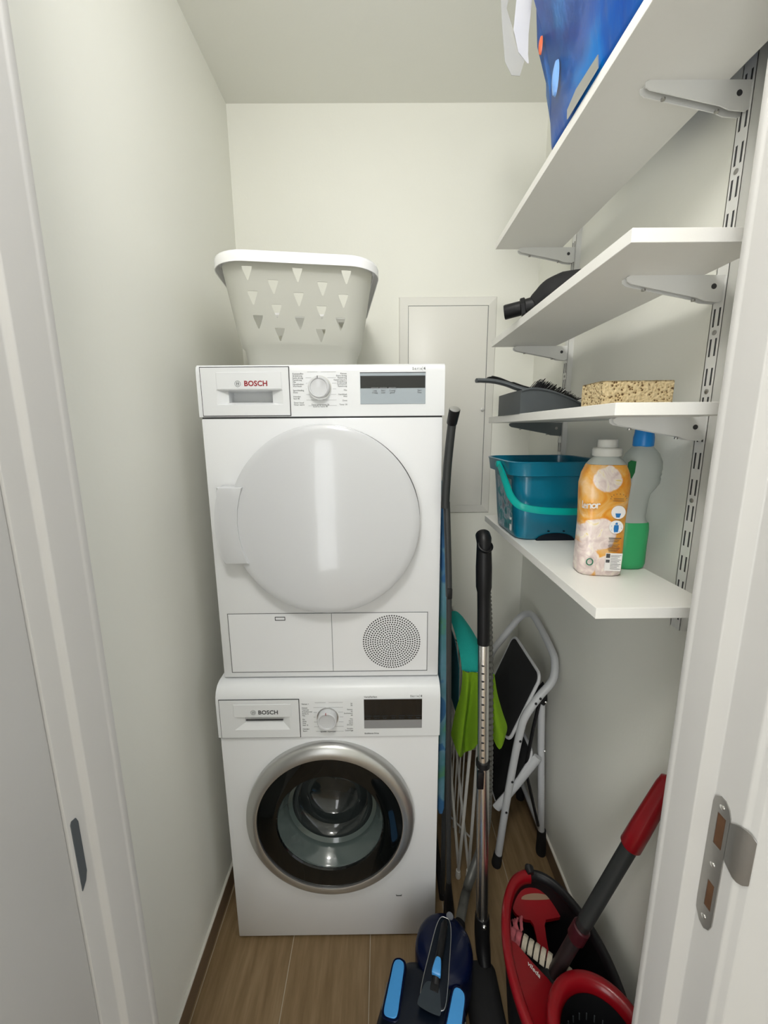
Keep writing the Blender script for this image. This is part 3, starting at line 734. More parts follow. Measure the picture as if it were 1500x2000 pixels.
OR = mat('orange_print', (.62, .13, .05), .4)
for (yy, hh, rr_) in ((-.040, .185, .010), (-.09, .30, .014), (-.06, .02, .0)):
    if rr_ == 0: continue
    bm = B(); lathe(bm, [(rr_, 0), (rr_*.9, .003), (rr_*.4, .005)], 16, Matrix.Translation((.770 if hh < .25 else .748, yy, zt+hh)) @ Matrix.Rotation(-PI/2, 4, 'Y'), sx=1.6, sy=.6)
    attach(bag, obj('orange_print', bm, OR, None))
PALE = mat('pale_blue_print', (.18, .36, .72), .3)
bm = B(); lathe(bm, [(.013, 0), (.012, .004), (.006, .007), (.001, .008)], 20, Matrix.Translation((.7855, -.085, zt+.095)) @ Matrix.Rotation(-PI/2, 4, 'Y'), sx=2.3, sy=.8); attach(bag, obj('pale_print', bm, PALE, None))
# white strips hanging beside the bag
def ribbon(name, pts, wid, m_, thick=.0008, root=None):
    bm = B(); rows = []
    for (x_, y_, z_), (w, ang) in zip(pts, wid):
        dx, dy = math.cos(ang)*w/2, math.sin(ang)*w/2
        rows.append([bm.verts.new((x_-dx, y_-dy, z_)), bm.verts.new((x_+dx, y_+dy, z_)), bm.verts.new((x_+dx, y_+dy+thick, z_)), bm.verts.new((x_-dx, y_-dy+thick, z_))])
    for a, c in zip(rows[:-1], rows[1:]):
        for k in range(4): bm.faces.new((a[k], a[(k+1) % 4], c[(k+1) % 4], c[k]))
    bm.faces.new(rows[0]); bm.faces.new(rows[-1][::-1])
    return obj(name, bm, m_, root, ang=25)
st = tag(ribbon('packaging_strip', [(.748, .0, 2.50), (.745, .0, 2.39), (.741, -.002, 2.335), (.748, .0, 2.30), (.759, .0, 2.282)], [(.030, .1), (.034, .2), (.036, .3), (.022, .2), (.003, 0)], STRAPM), 'white plastic strip hanging down beside the blue bag', 'strip', 'plastic strips by the blue bag')
tag(ribbon('packaging_strip', [(.706, .0, 2.50), (.707, .0, 2.43), (.705, .002, 2.38), (.713, .0, 2.345), (.731, .0, 2.285), (.735, .002, 2.262)], [(.030, -.1), (.028, .0), (.014, .4), (.022, .1), (.040, 0), (.018, .1)], STRAPG), 'grey translucent plastic strip hanging left of the white strip', 'strip', 'plastic strips by the blue bag')

# ------------------------------------------------------------------ black suction nozzle on second shelf
z2 = sh_z['second']
nz = tag(empty('suction_nozzle', (.88, .05, z2)), 'black vacuum nozzle with a round pipe end sticking out over the second shelf', 'nozzle')
def orient(p0, p1):
    d_ = (Vector(p1)-Vector(p0)); L_ = d_.length; q_ = Vector((0, 0, 1)).rotation_difference(d_.normalized()).to_matrix().to_4x4()
    return Matrix.Translation(p0) @ q_, L_
P0_, P1_ = (.765, .105, z2+.018), (.832, .075, z2+.028)
mx, L_ = orient(P0_, P1_)
bm = B(); lathe(bm, [(.014, .002), (.0165, 0), (.0175, .003), (.0170, L_*.6), (.0185, L_*.75), (.019, L_)], 32, mx, cap0=False); lathe(bm, [(.014, .002), (.013, .04)], 24, mx, cap0=False)
attach(nz, obj('pipe_end', bm, BLACK, None))
mx, L_ = orient((.800, .089, z2+.023), (.812, .084, z2+.025))
bm = B(); lathe(bm, [(.019, 0), (.0225, .002), (.0225, L_-.002), (.019, L_)], 6, mx); attach(nz, obj('collar', bm, BLACK, None))
bm = B()
Ax = [Vector(p) for p in ((.826, .078, z2+.027), (.842, .073, z2+.034), (.862, .066, z2+.042), (.888, .054, z2+.046), (.915, .03, z2+.044), (.94, .0, z2+.036), (.955, -.03, z2+.026), (.960, -.04, z2+.012))]
rad = [.019, .029, .040, .046, .044, .034, .020, .006]
sweep(bm, smoothpts(Ax, 4), [rad[min(int(i/4), 7)]*(1-(i % 4)/4)+rad[min(int(i/4)+1, 7)]*((i % 4)/4) for i in range(29)], 24, flat=1.0)
for v_ in bm.verts: v_.co.z = max(v_.co.z, z2+.0005)
attach(nz, obj('housing', bm, BLACKM, None, ang=60))

# ------------------------------------------------------------------ third shelf: dustpan with brush, sponge
z3 = sh_z['third']
sp = tag(empty('sponge', (.918, -.185, z3)), 'large yellow sponge with open pores on the third shelf', 'sponge')
bm = B(); box(bm, -.065, .065, -.036, .036, 0, .047, .002, 2)
bmesh.ops.subdivide_edges(bm, edges=bm.edges[:], cuts=12, use_grid_fill=True)
rn = random.Random(5)
for v_ in bm.verts: v_.co += Vector((rn.uniform(-1, 1), rn.uniform(-1, 1), rn.uniform(0, .7)))*.0009
o = obj('foam', bm, SPONGE, sp); tagd = None
sp2 = o; bpy.data.objects.remove(sp); o.name = 'sponge'; o.location = (.918, -.175, z3); o.rotation_euler = (0, 0, math.radians(-2)); tag(o, 'large yellow sponge with open pores on the third shelf', 'sponge')

dpn = tag(empty('dustpan', (.88, .10, z3)), 'grey plastic dustpan lying on the third shelf with its handle over the edge', 'dustpan')
# pan: closed back on the left, side wall rising, open mouth to the right
def quadstrip(bm, A, C, t):   # two polylines joined, given thickness t along y
    pass
bm = B()
xs = [.800, .83, .87, .91, .945, .972]
htop = [.058, .060, .055, .044, .030, .018]
yb0, yb1 = .0, .21
T = .002
def wall(pl, hl, off):
    """vertical wall following plan polyline pl with heights hl"""
    a = []; 
    for (x_, y_), h_ in zip(pl, hl):
        a.append([bm.verts.new((x_, y_, z3)), bm.verts.new((x_, y_, z3+h_)), bm.verts.new((x_+off[0], y_+off[1], z3+h_)), bm.verts.new((x_+off[0], y_+off[1], z3))])
    for p, q_ in zip(a[:-1], a[1:]):
        for k in range(4): bm.faces.new((p[k], p[(k+1) % 4], q_[(k+1) % 4], q_[k]))
    bm.faces.new(a[0]); bm.faces.new(a[-1][::-1])
wall([(x_, .055+.10*(x_-.8)) for x_ in xs], htop, (0, T)); wall([(x_, .235) for x_ in xs], htop, (0, -T)); wall([(.800, .055), (.797, .14), (.800, .235)], [.058, .058, .058], (T, 0))
prism(bm, [(.799, .056), (.973, .072), (.973, .234), (.799, .234)], lambda u, v_, t: (u, v_, t), z3+.0002, z3+.002)
attach(dpn, obj('pan', bm, GREYP, None, ang=30))
bm = B(); sweep(bm, smoothpts([(.802, .055, z3+.056), (.83, .056, z3+.0615), (.87, .061, z3+.057), (.91, .066, z3+.046), (.945, .069, z3+.032), (.970, .071, z3+.02)], 6), .0028, 8)
attach(dpn, obj('lip', bm, GREYP, None))
bm = B()
sweep(bm, smoothpts([(.845, .075, z3+.052), (.825, .08, z3+.058), (.803, .09, z3+.066), (.775, .10, z3+.078), (.745, .105, z3+.0855), (.715, .108, z3+.088), (.700, .108, z3+.088)], 6), [.017-.003*min(1, i/30) for i in range(37)], 14, flat=.42)
attach(dpn, obj('handle', bm, GREYP, None))
br = tag(empty('hand_brush', (.86, .13, z3)), 'dark hand brush with black bristles lying in the grey dustpan', 'brush')
bm = B()
sweep(bm, smoothpts([(.955, .135, z3+.030), (.92, .135, z3+.045), (.88, .135, z3+.060), (.84, .137, z3+.069), (.80, .14, z3+.083), (.77, .143, z3+.095), (.748, .145, z3+.100), (.738, .145, z3+.096), (.745, .145, z3+.089), (.762, .145, z3+.086)], 6), [.013]*12+[.012]*12+[.0085]*12+[.005]*19, 12, flat=.6)
attach(br, obj('handle', bm, GREYP, None)); br.children[0].data.materials[0] = BLACK
bm = B(); rn = random.Random(11)
for i in range(44):
    for j in range(6):
        t = i/43; bx = .855+.105*t; by = .112+.009*j; bz = z3+.066-.034*t
        ln = .026+.006*rn.random(); dx_ = .018+.010*rn.random()
        p0 = Vector((bx, by, bz)); p1 = p0+Vector((dx_+rn.uniform(-.004, .004), rn.uniform(-.006, .006), ln*(.9-.6*t)))
        sweep(bm, [p0, p1], [.0011, .0006], 4, caps=True)
bz_ = obj('bristles', bm, BLACKM, None, smooth=False); bz_['kind'] = 'stuff'; attach(br, bz_)

# ------------------------------------------------------------------ lowest shelf: bucket, softener bottle, spray bottle
z1_ = sh_z['bottom']
bu = tag(empty('bucket', (.905, .135, z1_)), 'petrol blue rectangular cleaning bucket with turquoise handle on the lowest shelf', 'bucket')
BH = .210
def bring(hw, hd, r_, h_): return [(.903+a, .137+c, z1_+h_) for a, c in rrect(hw, hd, r_, 8)]
lv = [(.092, .090, .03, 0), (.098, .097, .032, .006), (.102, .102, .034, .05), (.106, .107, .036, .11), (.110, .112, .038, .160), (.111, .113, .038, .1705), (.124, .124, .044, .174), (.128, .128, .046, .203), (.130, .130, .047, .208), (.127, .127, .045, .210)]
lin = [(.124, .124, .043, .208), (.122, .122, .042, .178), (.108, .109, .036, .170), (.100, .100, .034, .05), (.094, .093, .03, .006)]
bm = B(); loft(bm, [bring(*p) for p in lv]+[bring(*p) for p in lin])
attach(bu, obj('tub', bm, TEAL, None, ang=45))
bm = B()
prism(bm, [(.05*math.cos(a), .020*math.sin(a)) for a in [PI*k/16 for k in range(17)]], lambda u, v_, t: (.905+u, t, z1_+.0005+v_), .0368, .0450)
attach(bu, obj('foot_recess', bm, NAVYD, None))
bm = B()
for xx in (.885, .925): lathe(bm, [(.0035, 0), (.003, .001)], 12, faceY(xx, .0358, z1_+.026), sy=.5)
attach(bu, obj('drain_mark', bm, NAVYD, None))
hpts = [(.772, .118, z1_+.196), (.770, .085, z1_+.180), (.771, .045, z1_+.150), (.776, .018, z1_+.122), (.792, -.004, z1_+.103), (.830, -.012, z1_+.094), (.885, -.014, z1_+.090), (.940, -.014, z1_+.090), (.990, -.010, z1_+.094), (1.025, .002, z1_+.105), (1.037, .03, z1_+.135), (1.036, .08, z1_+.175), (1.034, .118, z1_+.196)]
bm = B(); sp_ = smoothpts(hpts, 8)
def strapsweep(bm, P, w, t):
    rings_ = []
    for i, p in enumerate(P):
        tg = (P[min(i+1, len(P)-1)]-P[max(i-1, 0)]).normalized()
        out = Vector((p.x-.903, p.y-.137, 0)).normalized()
        up_ = tg.cross(out).normalized()
        if up_.z < 0: up_ = -up_
        rings_.append([p+up_*w/2*a+out*t/2*c for a, c in ((-1, -1), (-1, 1), (-.2, 1.6), (.6, 1), (1, 1), (1, -1))])
    loft(bm, rings_)
strapsweep(bm, sp_, .017, .006); attach(bu, obj('handle', bm, TEALH, None, ang=30))
bm = B()
for xx in (.772, 1.034): lathe(bm, [(.009, -.003), (.009, .006), (.006, .008)], 20, Matrix.Translation((xx, .118, z1_+.196)) @ Matrix.Rotation(-PI/2 if xx < .9 else PI/2, 4, 'Y'))
attach(bu, obj('handle_pivot', bm, TEALH, None))
# printed label sheet on the left side
bm = B(); rows_ = []
for (h_, hw) in ((.014, .1003), (.05, .1023), (.11, .1063), (.160, .1103)):
    rows_.append([bm.verts.new((.903-hw-.0012, .137+t, z1_+h_)) for t in (-.070, -.03, .01, .05)] )
for a, c in zip(rows_[:-1], rows_[1:]):
    for k in range(3): bm.faces.new((a[k], a[k+1], c[k+1], c[k]))
l_ = obj('printed_label', bm, BLABEL, None); attach(bu, l_)
bm = B()
rotl = Matrix.Rotation(-PI/2, 4, 'Z') @ FACE
WHITEP = mat('white_print', (.72, .72, .70), .5)
box(bm, .903-.1062, .903-.1048, .069, .080, z1_+.020, z1_+.036); box(bm, .903-.1078, .903-.106, .069, .080, z1_+.05, z1_+.056)
attach(bu, obj('label_marks', bm, WHITEP, None, smooth=False))

# softener bottle
sb = tag(empty('softener_bottle', (.889, -.182, z1_), math.radians(-8)), 'orange flowered fabric softener bottle with a white cap on the lowest shelf', 'bottle')
def lring(hw, hd, z_, p=3.2, n=36, ox=0): return [(ox+hw*abs(math.cos(a))**(2/p)*(1 if math.cos(a) >= 0 else -1), hd*abs(math.sin(a))**(2/p)*(1 if math.sin(a) >= 0 else -1), z_) for a in [2*PI*k/n for k in range(n)]]
lv = [(.037, .024, 0), (.041, .028, .004), (.0425, .029, .012), (.042, .029, .05), (.0415, .028, .11), (.0435, .029, .16), (.0445, .0295, .185), (.041, .028, .205), (.034, .025, .222)]
bm = B(); loft(bm, [lring(*p) for p in lv]); s_ = obj('sleeve', bm, SLEEVE, sb, ang=60); s_.name = 'body'
bm = B(); loft(bm, [lring(.034, .025, .2225, 3), lring(.028, .023, .231, 2.4), lring(.022, .0215, .236, 2), lring(.022, .0215, .240, 2)])
obj('shoulder', bm, FROST, sb, ang=60)
CAP = mat('pale_grey_cap', (.56, .56, .52), .4)
bm = B(); lathe(bm, [(.0245, .238), (.0255, .2395), (.0255, .2515), (.024, .2535), (.0175, .2545), (.0172, .268), (.0165, .2695), (.014, .2702)], 40)
cp_ = obj('cap', bm, CAP, sb, ang=35)
# print on the side panel
yb = -.0305
def pd(bm, x_, z_, rx, rz, m=28, y=0): prism(bm, [(x_+rx*math.cos(2*PI*k/m), z_+rz*math.sin(2*PI*k/m)) for k in range(m)], lambda u, v_, t: (u, yb+y+t, v_), -.0004, .0012)
WHT = mat('label_white', (.78, .76, .74), .4); BLU = mat('label_blue', (.02, .16, .42), .4)
bm = B(); pd(bm, .018, .132, .0125, .0130); pd(bm, .0165, .103, .0125, .0130); prism(bm, [(0, .014), (.030, .014), (.031, .050), (.001, .050)], lambda u, v_, t: (u+.002, yb+t, v_), -.0004, .0012)
obj('label_patches', bm, WHT, sb, smooth=False)
bm = B(); prism(bm, [(.0125, .112), (.0185, .112), (.0205, .120), (.0105, .120)], lambda u, v_, t: (u, yb+t, v_), -.0008, 0); prism(bm, [(.011, .083), (.018, .083), (.0190, .090), (.0185, .097), (.0105, .097), (.010, .090)], lambda u, v_, t: (u, yb+t, v_), -.0008, 0)
prism(bm, [(.0125, .098), (.017, .098), (.016, .102), (.0135, .102)], lambda u, v_, t: (u, yb+t, v_), -.0008, 0)
for a in range(7): box(bm, .0145+.0095*math.cos(a*.9)-.0005, .0145+.0095*math.cos(a*.9)+.0005, yb-.0008, yb, .091+.009*math.sin(a*.9)-.0005, .091+.009*math.sin(a*.9)+.0005)
obj('label_icons', bm, BLU, sb, smooth=False, loc=(.002, 0, .010))
bm = text_mesh('Lenor', .0195, 0, 0, .1445, space=.82, bold=.0004)
for v_ in bm.verts:                # the word wraps round the left shoulder of the bottle
    a_ = v_.co.x-.0560; d_ = v_.co.y
    if a_ > -.036: v_.co.x = a_; v_.co.y = yb-.0004+d_
    else:
        t_w = min(1.0, (-.036-a_)/.010); v_.co.x = -.036-.0068*math.sin(t_w*PI/2)-.0004+(d_ if t_w >= 1 else 0); v_.co.y = yb-.0004+.0065*(1-math.cos(t_w*PI/2))+max(0, -.046-a_)
    v_.co.z += .05*(a_+.04)
obj('lettering', bm, WHT, sb, smooth=False)
bm = B()
for i in range(12): 
    if i in (4,): continue
    box(bm, .004+.001*(i % 3), .0265-.002*(i % 4), yb-.0006, yb-.0002, .0735-i*.0024, .0742-i*.0024+(.0007 if i == 0 else 0))
for i in range(10): box(bm, .011, .030-.003*(i % 3), yb-.0008, yb-.0003, .0395-i*.0031, .0401-i*.0031)
box(bm, .0025, .0095, yb-.0008, yb-.0003, .034, .0425); box(bm, .0025, .0095, yb-.0008, yb-.0003, .0245, .0305)
box(bm, .006, .024, yb-.0006, yb-.0002, .1515, .1523); box(bm, .005, .025, yb-.0006, yb-.0002, .1475, .1482)
for a in range(8): box(bm, .015+.014*math.cos(a*.44+.1)-.0005, .015+.014*math.cos(a*.44+.1)+.0005, yb-.0006, yb-.0002, .1515+.009*math.sin(a*.44+.1), .1530+.009*math.sin(a*.44+.1))
obj('small_print', bm, INKD, sb, smooth=False, loc=(.001, 0, .0065))
bm = B(); sweep(bm, [(-.026+.006*math.cos(2*PI*k/20), yb+.0012-.0014, .031+.0065*math.sin(2*PI*k/20)) for k in range(20)], .0011, 6, closed=True)
obj('green_ring', bm, mat('print_green', (.02, .18, .10), .5), sb)

# spray bottle with green liquid
sq = tag(empty('spray_bottle', (.975, -.150, z1_)), 'translucent spray bottle half full of green liquid with blue cap, behind the softener', 'bottle')
# plan sections: (left x, right x, half depth, z)
secs = [(-.034, .022, .022, 0), (-.036, .026, .026, .004), (-.037, .028, .027, .012), (-.037, .028, .027, .050), (-.036, .029, .027, .085), (-.036, .027, .027, .098), (-.036, .021, .025, .104), (-.036, .019, .024, .112), (-.035, .021, .024, .140), (-.034, .024, .024, .158), (-.033, .033, .026, .170), (-.032, .040, .027, .180), (-.032, .041, .028, .190), (-.031, .0395, .0275, .1935), (-.031, .042, .028, .199), (-.030, .0405, .0275, .203), (-.030, .042, .028, .210), (-.028, .041, .027, .224), (-.022, .034, .024, .240), (-.014, .026, .018, .250), (-.010, .021, .015, .256)]
LIQ = .100
def sring(s): 
    a, c, hd, z_ = s; return [((a+c)/2+x_, y_, z_) for x_, y_, _ in lring((c-a)/2, hd, z_, 2.8, 32)]
def interp(z_):
    for s0, s1 in zip(secs[:-1], secs[1:]):
        if s0[3] <= z_ <= s1[3]:
            t = (z_-s0[3])/(s1[3]-s0[3]); return tuple(p+(q_-p)*t for p, q_ in zip(s0, s1))
lo = [s for s in secs if s[3] < LIQ]+[interp(LIQ)]; hi = [interp(LIQ+.0002)]+[s for s in secs if s[3] > LIQ+.0003]
bm = B(); loft(bm, [sring(s) for s in lo]); gl_ = obj('filled_part', bm, GREENL, sq, ang=50); gl_['label'] = 'lower part full of green liquid'
bm = B(); loft(bm, [sring(s) for s in hi]); obj('clear_part', bm, FROST, sq, ang=50)
BLUEC = mat('blue_cap', (.01, .22, .60), .35)
bm = B(); lathe(bm, [(.0165, .254), (.0185, .256), (.0185, .272), (.017, .280), (.0165, .292), (.018, .300), (.017, .305)], 28, Matrix.Translation((.0055, 0, 0)))
obj('cap', bm, BLUEC, sq, ang=35)
bm = B(); prism(bm, [(-.033, .200), (-.024, .192), (-.019, .204), (-.018, .226), (-.028, .228), (-.033, .224)], lambda u, v_, t: (u-.004, t, v_), -.0262, -.0240)
GRL = mat('green_label', (.01, .14, .04), .4)
o = obj('sticker', bm, GRL, sq, smooth=False)

# ------------------------------------------------------------------ tall things between machine and wall
# ironing board
ib = tag(empty('ironing_board', (.625, .2, FZ)), 'folded ironing board with blue and green cover, upright beside the machines', 'ironing board')
bm = B()
yc = .215; hwid = .165
def bw(z_):
    if z_ > 1.05: return max(.004, hwid*math.sqrt(max(0, 1-((z_-1.05)/.335)**2)))
    return hwid
zs = [.378, .382, .395, .5, .65, .8, .95, 1.05, 1.12, 1.18, 1.24, 1.29, 1.33, 1.36, 1.375, 1.384]
rings = []
for z_ in zs:
    w = bw(z_); x0_, x1_ = .610, .632
    if z_ < .39: x0_ += .004; x1_ -= .004
    off = -.0 
    lean = .0*(z_-.38)
    rings.append([(x0_+.003, yc-w, z_), (x1_-.003, yc-w, z_), (x1_, yc-w+.004, z_), (x1_, yc+w-.004, z_), (x1_-.003, yc+w, z_), (x0_+.003, yc+w, z_), (x0_, yc+w-.004, z_), (x0_, yc-w+.004, z_)])
loft(bm, rings); attach(ib, obj('cover', bm, COVER, None, ang=50))
ib.children[0].name = 'padded_cover'
bm = B(); sweep(bm, smoothpts([(.641, .12, 1.10), (.641, .12, .7), (.641, .11, .4), (.641, .10, .15), (.640, .10, FZ+.012)], 4), .008, 10); attach(ib, obj('leg', bm, POLEM, None))
bm = B(); sweep(bm, smoothpts([(.643, .34, 1.10), (.643, .34, .7), (.643, .345, .4), (.643, .35, .15), (.640, .35, FZ+.012)], 4), .008, 10); attach(ib, obj('leg', bm, POLEM, None))
bm = B(); sweep(bm, [(.640, .09, FZ+.011), (.640, .36, FZ+.011)], .011, 10); attach(ib, obj('foot_bar', bm, BLACKM, None))

# long dark pole
pl = tag(empty('mop_pole', (.644, .003, FZ)), 'long dark grey pole with a grip and silver end cap beside the dryer', 'pole')
PY_ = .003
bm = B(); sweep(bm, [(.643, PY_, .10), (.631, PY_, .62), (.6215, PY_, 1.12)], .0072, 14); attach(pl, obj('lower_tube', bm, POLEM, None))
bm = B(); sweep(bm, smoothpts([(.6215, PY_, 1.11), (.616, PY_, 1.24), (.610, PY_, 1.36)], 5), .0085, 14); attach(pl, obj('upper_tube', bm, POLEM, None))
bm = B(); box(bm, .6145, .6285, PY_-.011, PY_+.011, 1.105, 1.135, .003, 2); attach(pl, obj('clip', bm, BLACK, None))
bm = B(); sweep(bm, smoothpts([(.6065, PY_, 1.345), (.6075, PY_, 1.38), (.6105, PY_, 1.45), (.6160, PY_, 1.52), (.6205, PY_, 1.565)], 5), .0105, 18); attach(pl, obj('grip', bm, DGRIP, None))
mx, L_ = orient((.6185, PY_, 1.552), (.6210, PY_-.022, 1.585))
bm = B(); lathe(bm, [(.0120, 0), (.0126, .002), (.0132, L_-.004), (.0128, L_-.001)], 24, mx); attach(pl, obj('end_cap', bm, BLACK, None))
bm = B(); lathe(bm, [(.0120, L_-.001), (.0118, L_+.0006), (.009, L_+.0016), (.001, L_+.0018)], 24, mx); attach(pl, obj('silver_disc', bm, SILVER, None))
bm = B(); sweep(bm, [(.641, PY_, .19), (.642, PY_, .13), (.644, PY_, .08), (.644, PY_, .02), (.644, PY_, FZ)], [.0075, .013, .017, .016, .016], 16); attach(pl, obj('socket', bm, BLACK, None))

# ------------------------------------------------------------------ drying rack
dk = tag(empty('drying_rack', (.72, .3, FZ)), 'folded white wire drying rack under the cloths, behind the chrome tube', 'drying rack')
def rod(pts, r_, name, m_=RACKW): 
    bm = B(); sweep(bm, pts, r_, 10); o = obj(name, bm, m_, None); attach(dk, o); return o
f = FZ+.02
rod(smoothpts([(.706, .158, f), (.722, .158, .30), (.736, .158, .60), (.740, .165, .80), (.738, .20, .842), (.728, .44, .842), (.722, .49, .80), (.70, .50, .5), (.685, .50, f)], 6), .0055, 'front_frame')
rod(smoothpts([(.742, .158, f), (.752, .160, .30), (.760, .165, .60), (.763, .17, .80)], 6), .0055, 'rear_post')
rod([(.708, .160, f), (.700, .25, .20), (.692, .36, .45), (.684, .47, .72)], .005, 'cross_leg')
rod([(.744, .162, f), (.730, .25, .20), (.716, .36, .45), (.704, .47, .72)], .005, 'cross_leg')
rod([(.700, .48, f), (.706, .38, .22), (.716, .27, .48), (.726, .18, .74)], .005, 'cross_leg')
for i in range(5): rod([(.690+.010*i, .30-.01*i, .04), (.698+.010*i, .26-.01*i, .82)], .0028, 'wire')
for z_ in (.09, .82): rod([(.69, .29, z_), (.76, .20, z_)], .003, 'cross_wire')
for xx, yy in ((.7055, .158), (.742, .158)):
    bm = B(); lathe(bm, [(.0085, 0), (.0095, .004), (.0085, .022), (.0075, .030)], 16, Matrix.Translation((xx, yy, FZ))); attach(dk, obj('foot_cap', bm, STEELW, None))

def grid_cloth(name, rows, m_, t=.0018, k=5):
    """rows: list of polylines (same length) -> smooth thick cloth"""
    sm = [smoothpts(r_, k) for r_ in rows]
    cols = list(zip(*sm)); cols = [smoothpts(list(c), k) for c in cols]
    bm = B(); g = [[bm.verts.new(p) for p in c] for c in cols]
    for a, c in zip(g[:-1], g[1:]):
        for i in range(len(a)-1): bm.faces.new((a[i], a[i+1], c[i+1], c[i]))
    bmesh.ops.recalc_face_normals(bm, faces=bm.faces[:])
    rn = random.Random(2)
    bmesh.ops.solidify(bm, geom=bm.faces[:], thickness=t)
    return obj(name, bm, m_, None, ang=70)
tc_ = grid_cloth('teal_cloth', [
    [(.684, .37, .872), (.700, .365, .882), (.718, .36, .884), (.738, .35, .868)],
    [(.686, .30, .880), (.704, .295, .888), (.726, .285, .886), (.752, .275, .862)],
    [(.688, .22, .868), (.710, .215, .872), (.738, .205, .866), (.768, .195, .842)],
    [(.690, .162, .840), (.716, .156, .838), (.744, .150, .834), (.783, .145, .820)],
    [(.693, .140, .800), (.716, .134, .798), (.746, .130, .800), (.789, .130, .790)]], CLOTHT)
tc_.name = 'cleaning_cloth'; tag(tc_, 'teal cloth draped over the drying rack above the green cloth', 'cloth', 'cloths on the drying rack')
tb = grid_cloth('shaded_cloth_side', [
    [(.680, .36, .860), (.682, .28, .868), (.684, .20, .855), (.687, .150, .80)],
    [(.680, .36, .75), (.683, .28, .75), (.686, .20, .74), (.689, .155, .70)],
    [(.682, .34, .63), (.685, .28, .62), (.689, .21, .61), (.692, .175, .60)]], CLOTHT_SHADE)
tb.name = 'cleaning_cloth'; tag(tb, 'shaded left part of the teal cloth on the drying rack, shade put into its colour', 'cloth', 'cloths on the drying rack')  # same teal cloth, its shaded side darkened by colour
gc = grid_cloth('green_cloth', [
    [(.694, .136, .803), (.706, .122, .804), (.722, .124, .804), (.740, .120, .804), (.757, .122, .804), (.775, .118, .800), (.790, .126, .796)],
    [(.690, .134, .73), (.702, .104, .735), (.720, .128, .735), (.738, .104, .735), (.758, .128, .735), (.780, .104, .735), (.800, .122, .735)],
    [(.676, .138, .66), (.694, .094, .66), (.716, .134, .665), (.738, .092, .66), (.762, .134, .675), (.792, .094, .665), (.818, .120, .672)],
    [(.668, .142, .60), (.688, .092, .585), (.712, .140, .60), (.738, .088, .60), (.770, .138, .625), (.806, .090, .595), (.834, .118, .625)],
    [(.664, .146, .568), (.684, .100, .530), (.712, .142, .505), (.735, .104, .560), (.775, .136, .600), (.806, .094, .560), (.836, .120, .602)]], CLOTHG)
gc.name = 'cleaning_cloth'; tag(gc, 'lime green microfibre cloth hanging in folds behind the chrome tube', 'cloth', 'cloths on the drying rack')

# ------------------------------------------------------------------ vacuum wand
wd_ = tag(empty('vacuum_wand', (.735, -.08, FZ)), 'chrome telescopic vacuum tube with a black handle and floor nozzle', 'vacuum tube')
A_, Z_ = Vector((.7335, -.055, 0.0)), Vector((.7225, .060, 1.265))
def wl(z_): t = (z_-A_.z)/(Z_.z-A_.z); return A_+(Z_-A_)*t
def wtube(z0, z1, r_, name, m_, n=28):
    bm = B(); k = 6
    sweep(bm, [wl(z0+(z1-z0)*i/k) for i in range(k+1)], r_, n); o = obj(name, bm, m_, None); attach(wd_, o); return o
wtube(.115, .60, .0178, 'lower_tube', CHROME)
wtube(.60, .615, .0195, 'collar', BLACK)
wtube(.585, .985, .0150, 'upper_tube', CHROME)
bm = B()
p_ = wl(.57); box(bm, p_.x-.020, p_.x-.002, p_.y-.0215, p_.y-.010, .545, .600, .003, 2); attach(wd_, obj('release_catch', bm, BLACK, None))
bm = B()
for i in range(13):
    p_ = wl(.635+i*.0222); box(bm, p_.x-.0085, p_.x-.0010, p_.y-.0157, p_.y-.0125, p_.z-.0015, p_.z+.0015)
attach(wd_, obj('notches', bm, BLACK, None, smooth=False))
# handle
bm = B()
hpz = [(.955, .0165), (.965, .0168), (1.05, .0170), (1.10, .0175), (1.115, .0210), (1.17, .0215), (1.195, .0205), (1.235, .0190)]
sweep(bm, [wl(a) for a, _ in hpz]+[wl(1.235)+Vector((.0, .004, .012)), wl(1.235)+Vector((.001, .018, .018))], [r_ for _, r_ in hpz]+[.0205, .020], 26)
attach(wd_, obj('handle', bm, BLACK, None, ang=50))
bm = B()
mx, L_ = orient(tuple(wl(1.225)+Vector((0, -.010, .004))), tuple(wl(1.225)+Vector((.0012, -.020, .016))))
lathe(bm, [(.015, -.012), (.0185, -.004), (.0205, .003), (.0205, .006), (.0175, .007), (.0165, .001), (.002, -.002)], 30, mx); attach(wd_, obj('hose_socket', bm, BLACK, None, ang=40))
# lower black neck and floor nozzle
bm = B(); sweep(bm, [wl(.135), wl(.11), wl(.07), (.733, -.066, .035), (.733, -.085, .018)], [.020, .022, .022, .021, .018], 22); attach(wd_, obj('neck', bm, BLACK, None))
bm = B(); lathe(bm, [(.0065, 0), (.0065, .004), (.004, .006)], 16, faceY(wl(.125).x, wl(.125).y-.0205, .126)); attach(wd_, obj('release_button', bm, CHROME, None))
bm = B()
ol = rrect(.046, .135, .024, 6, .716, -.205)
loft(bm, [[(a, c, FZ+.001) for a, c in ol], [(a, c, FZ+.028) for a, c in ol], [(.716+(a-.716)*.86, -.205+(c+.205)*.95, FZ+.042) for a, c in ol], [(.716+(a-.716)*.45, -.205+(c+.205)*.6, FZ+.052) for a, c in ol]])
attach(wd_, obj('floor_nozzle', bm, BLACKM, None, ang=50))

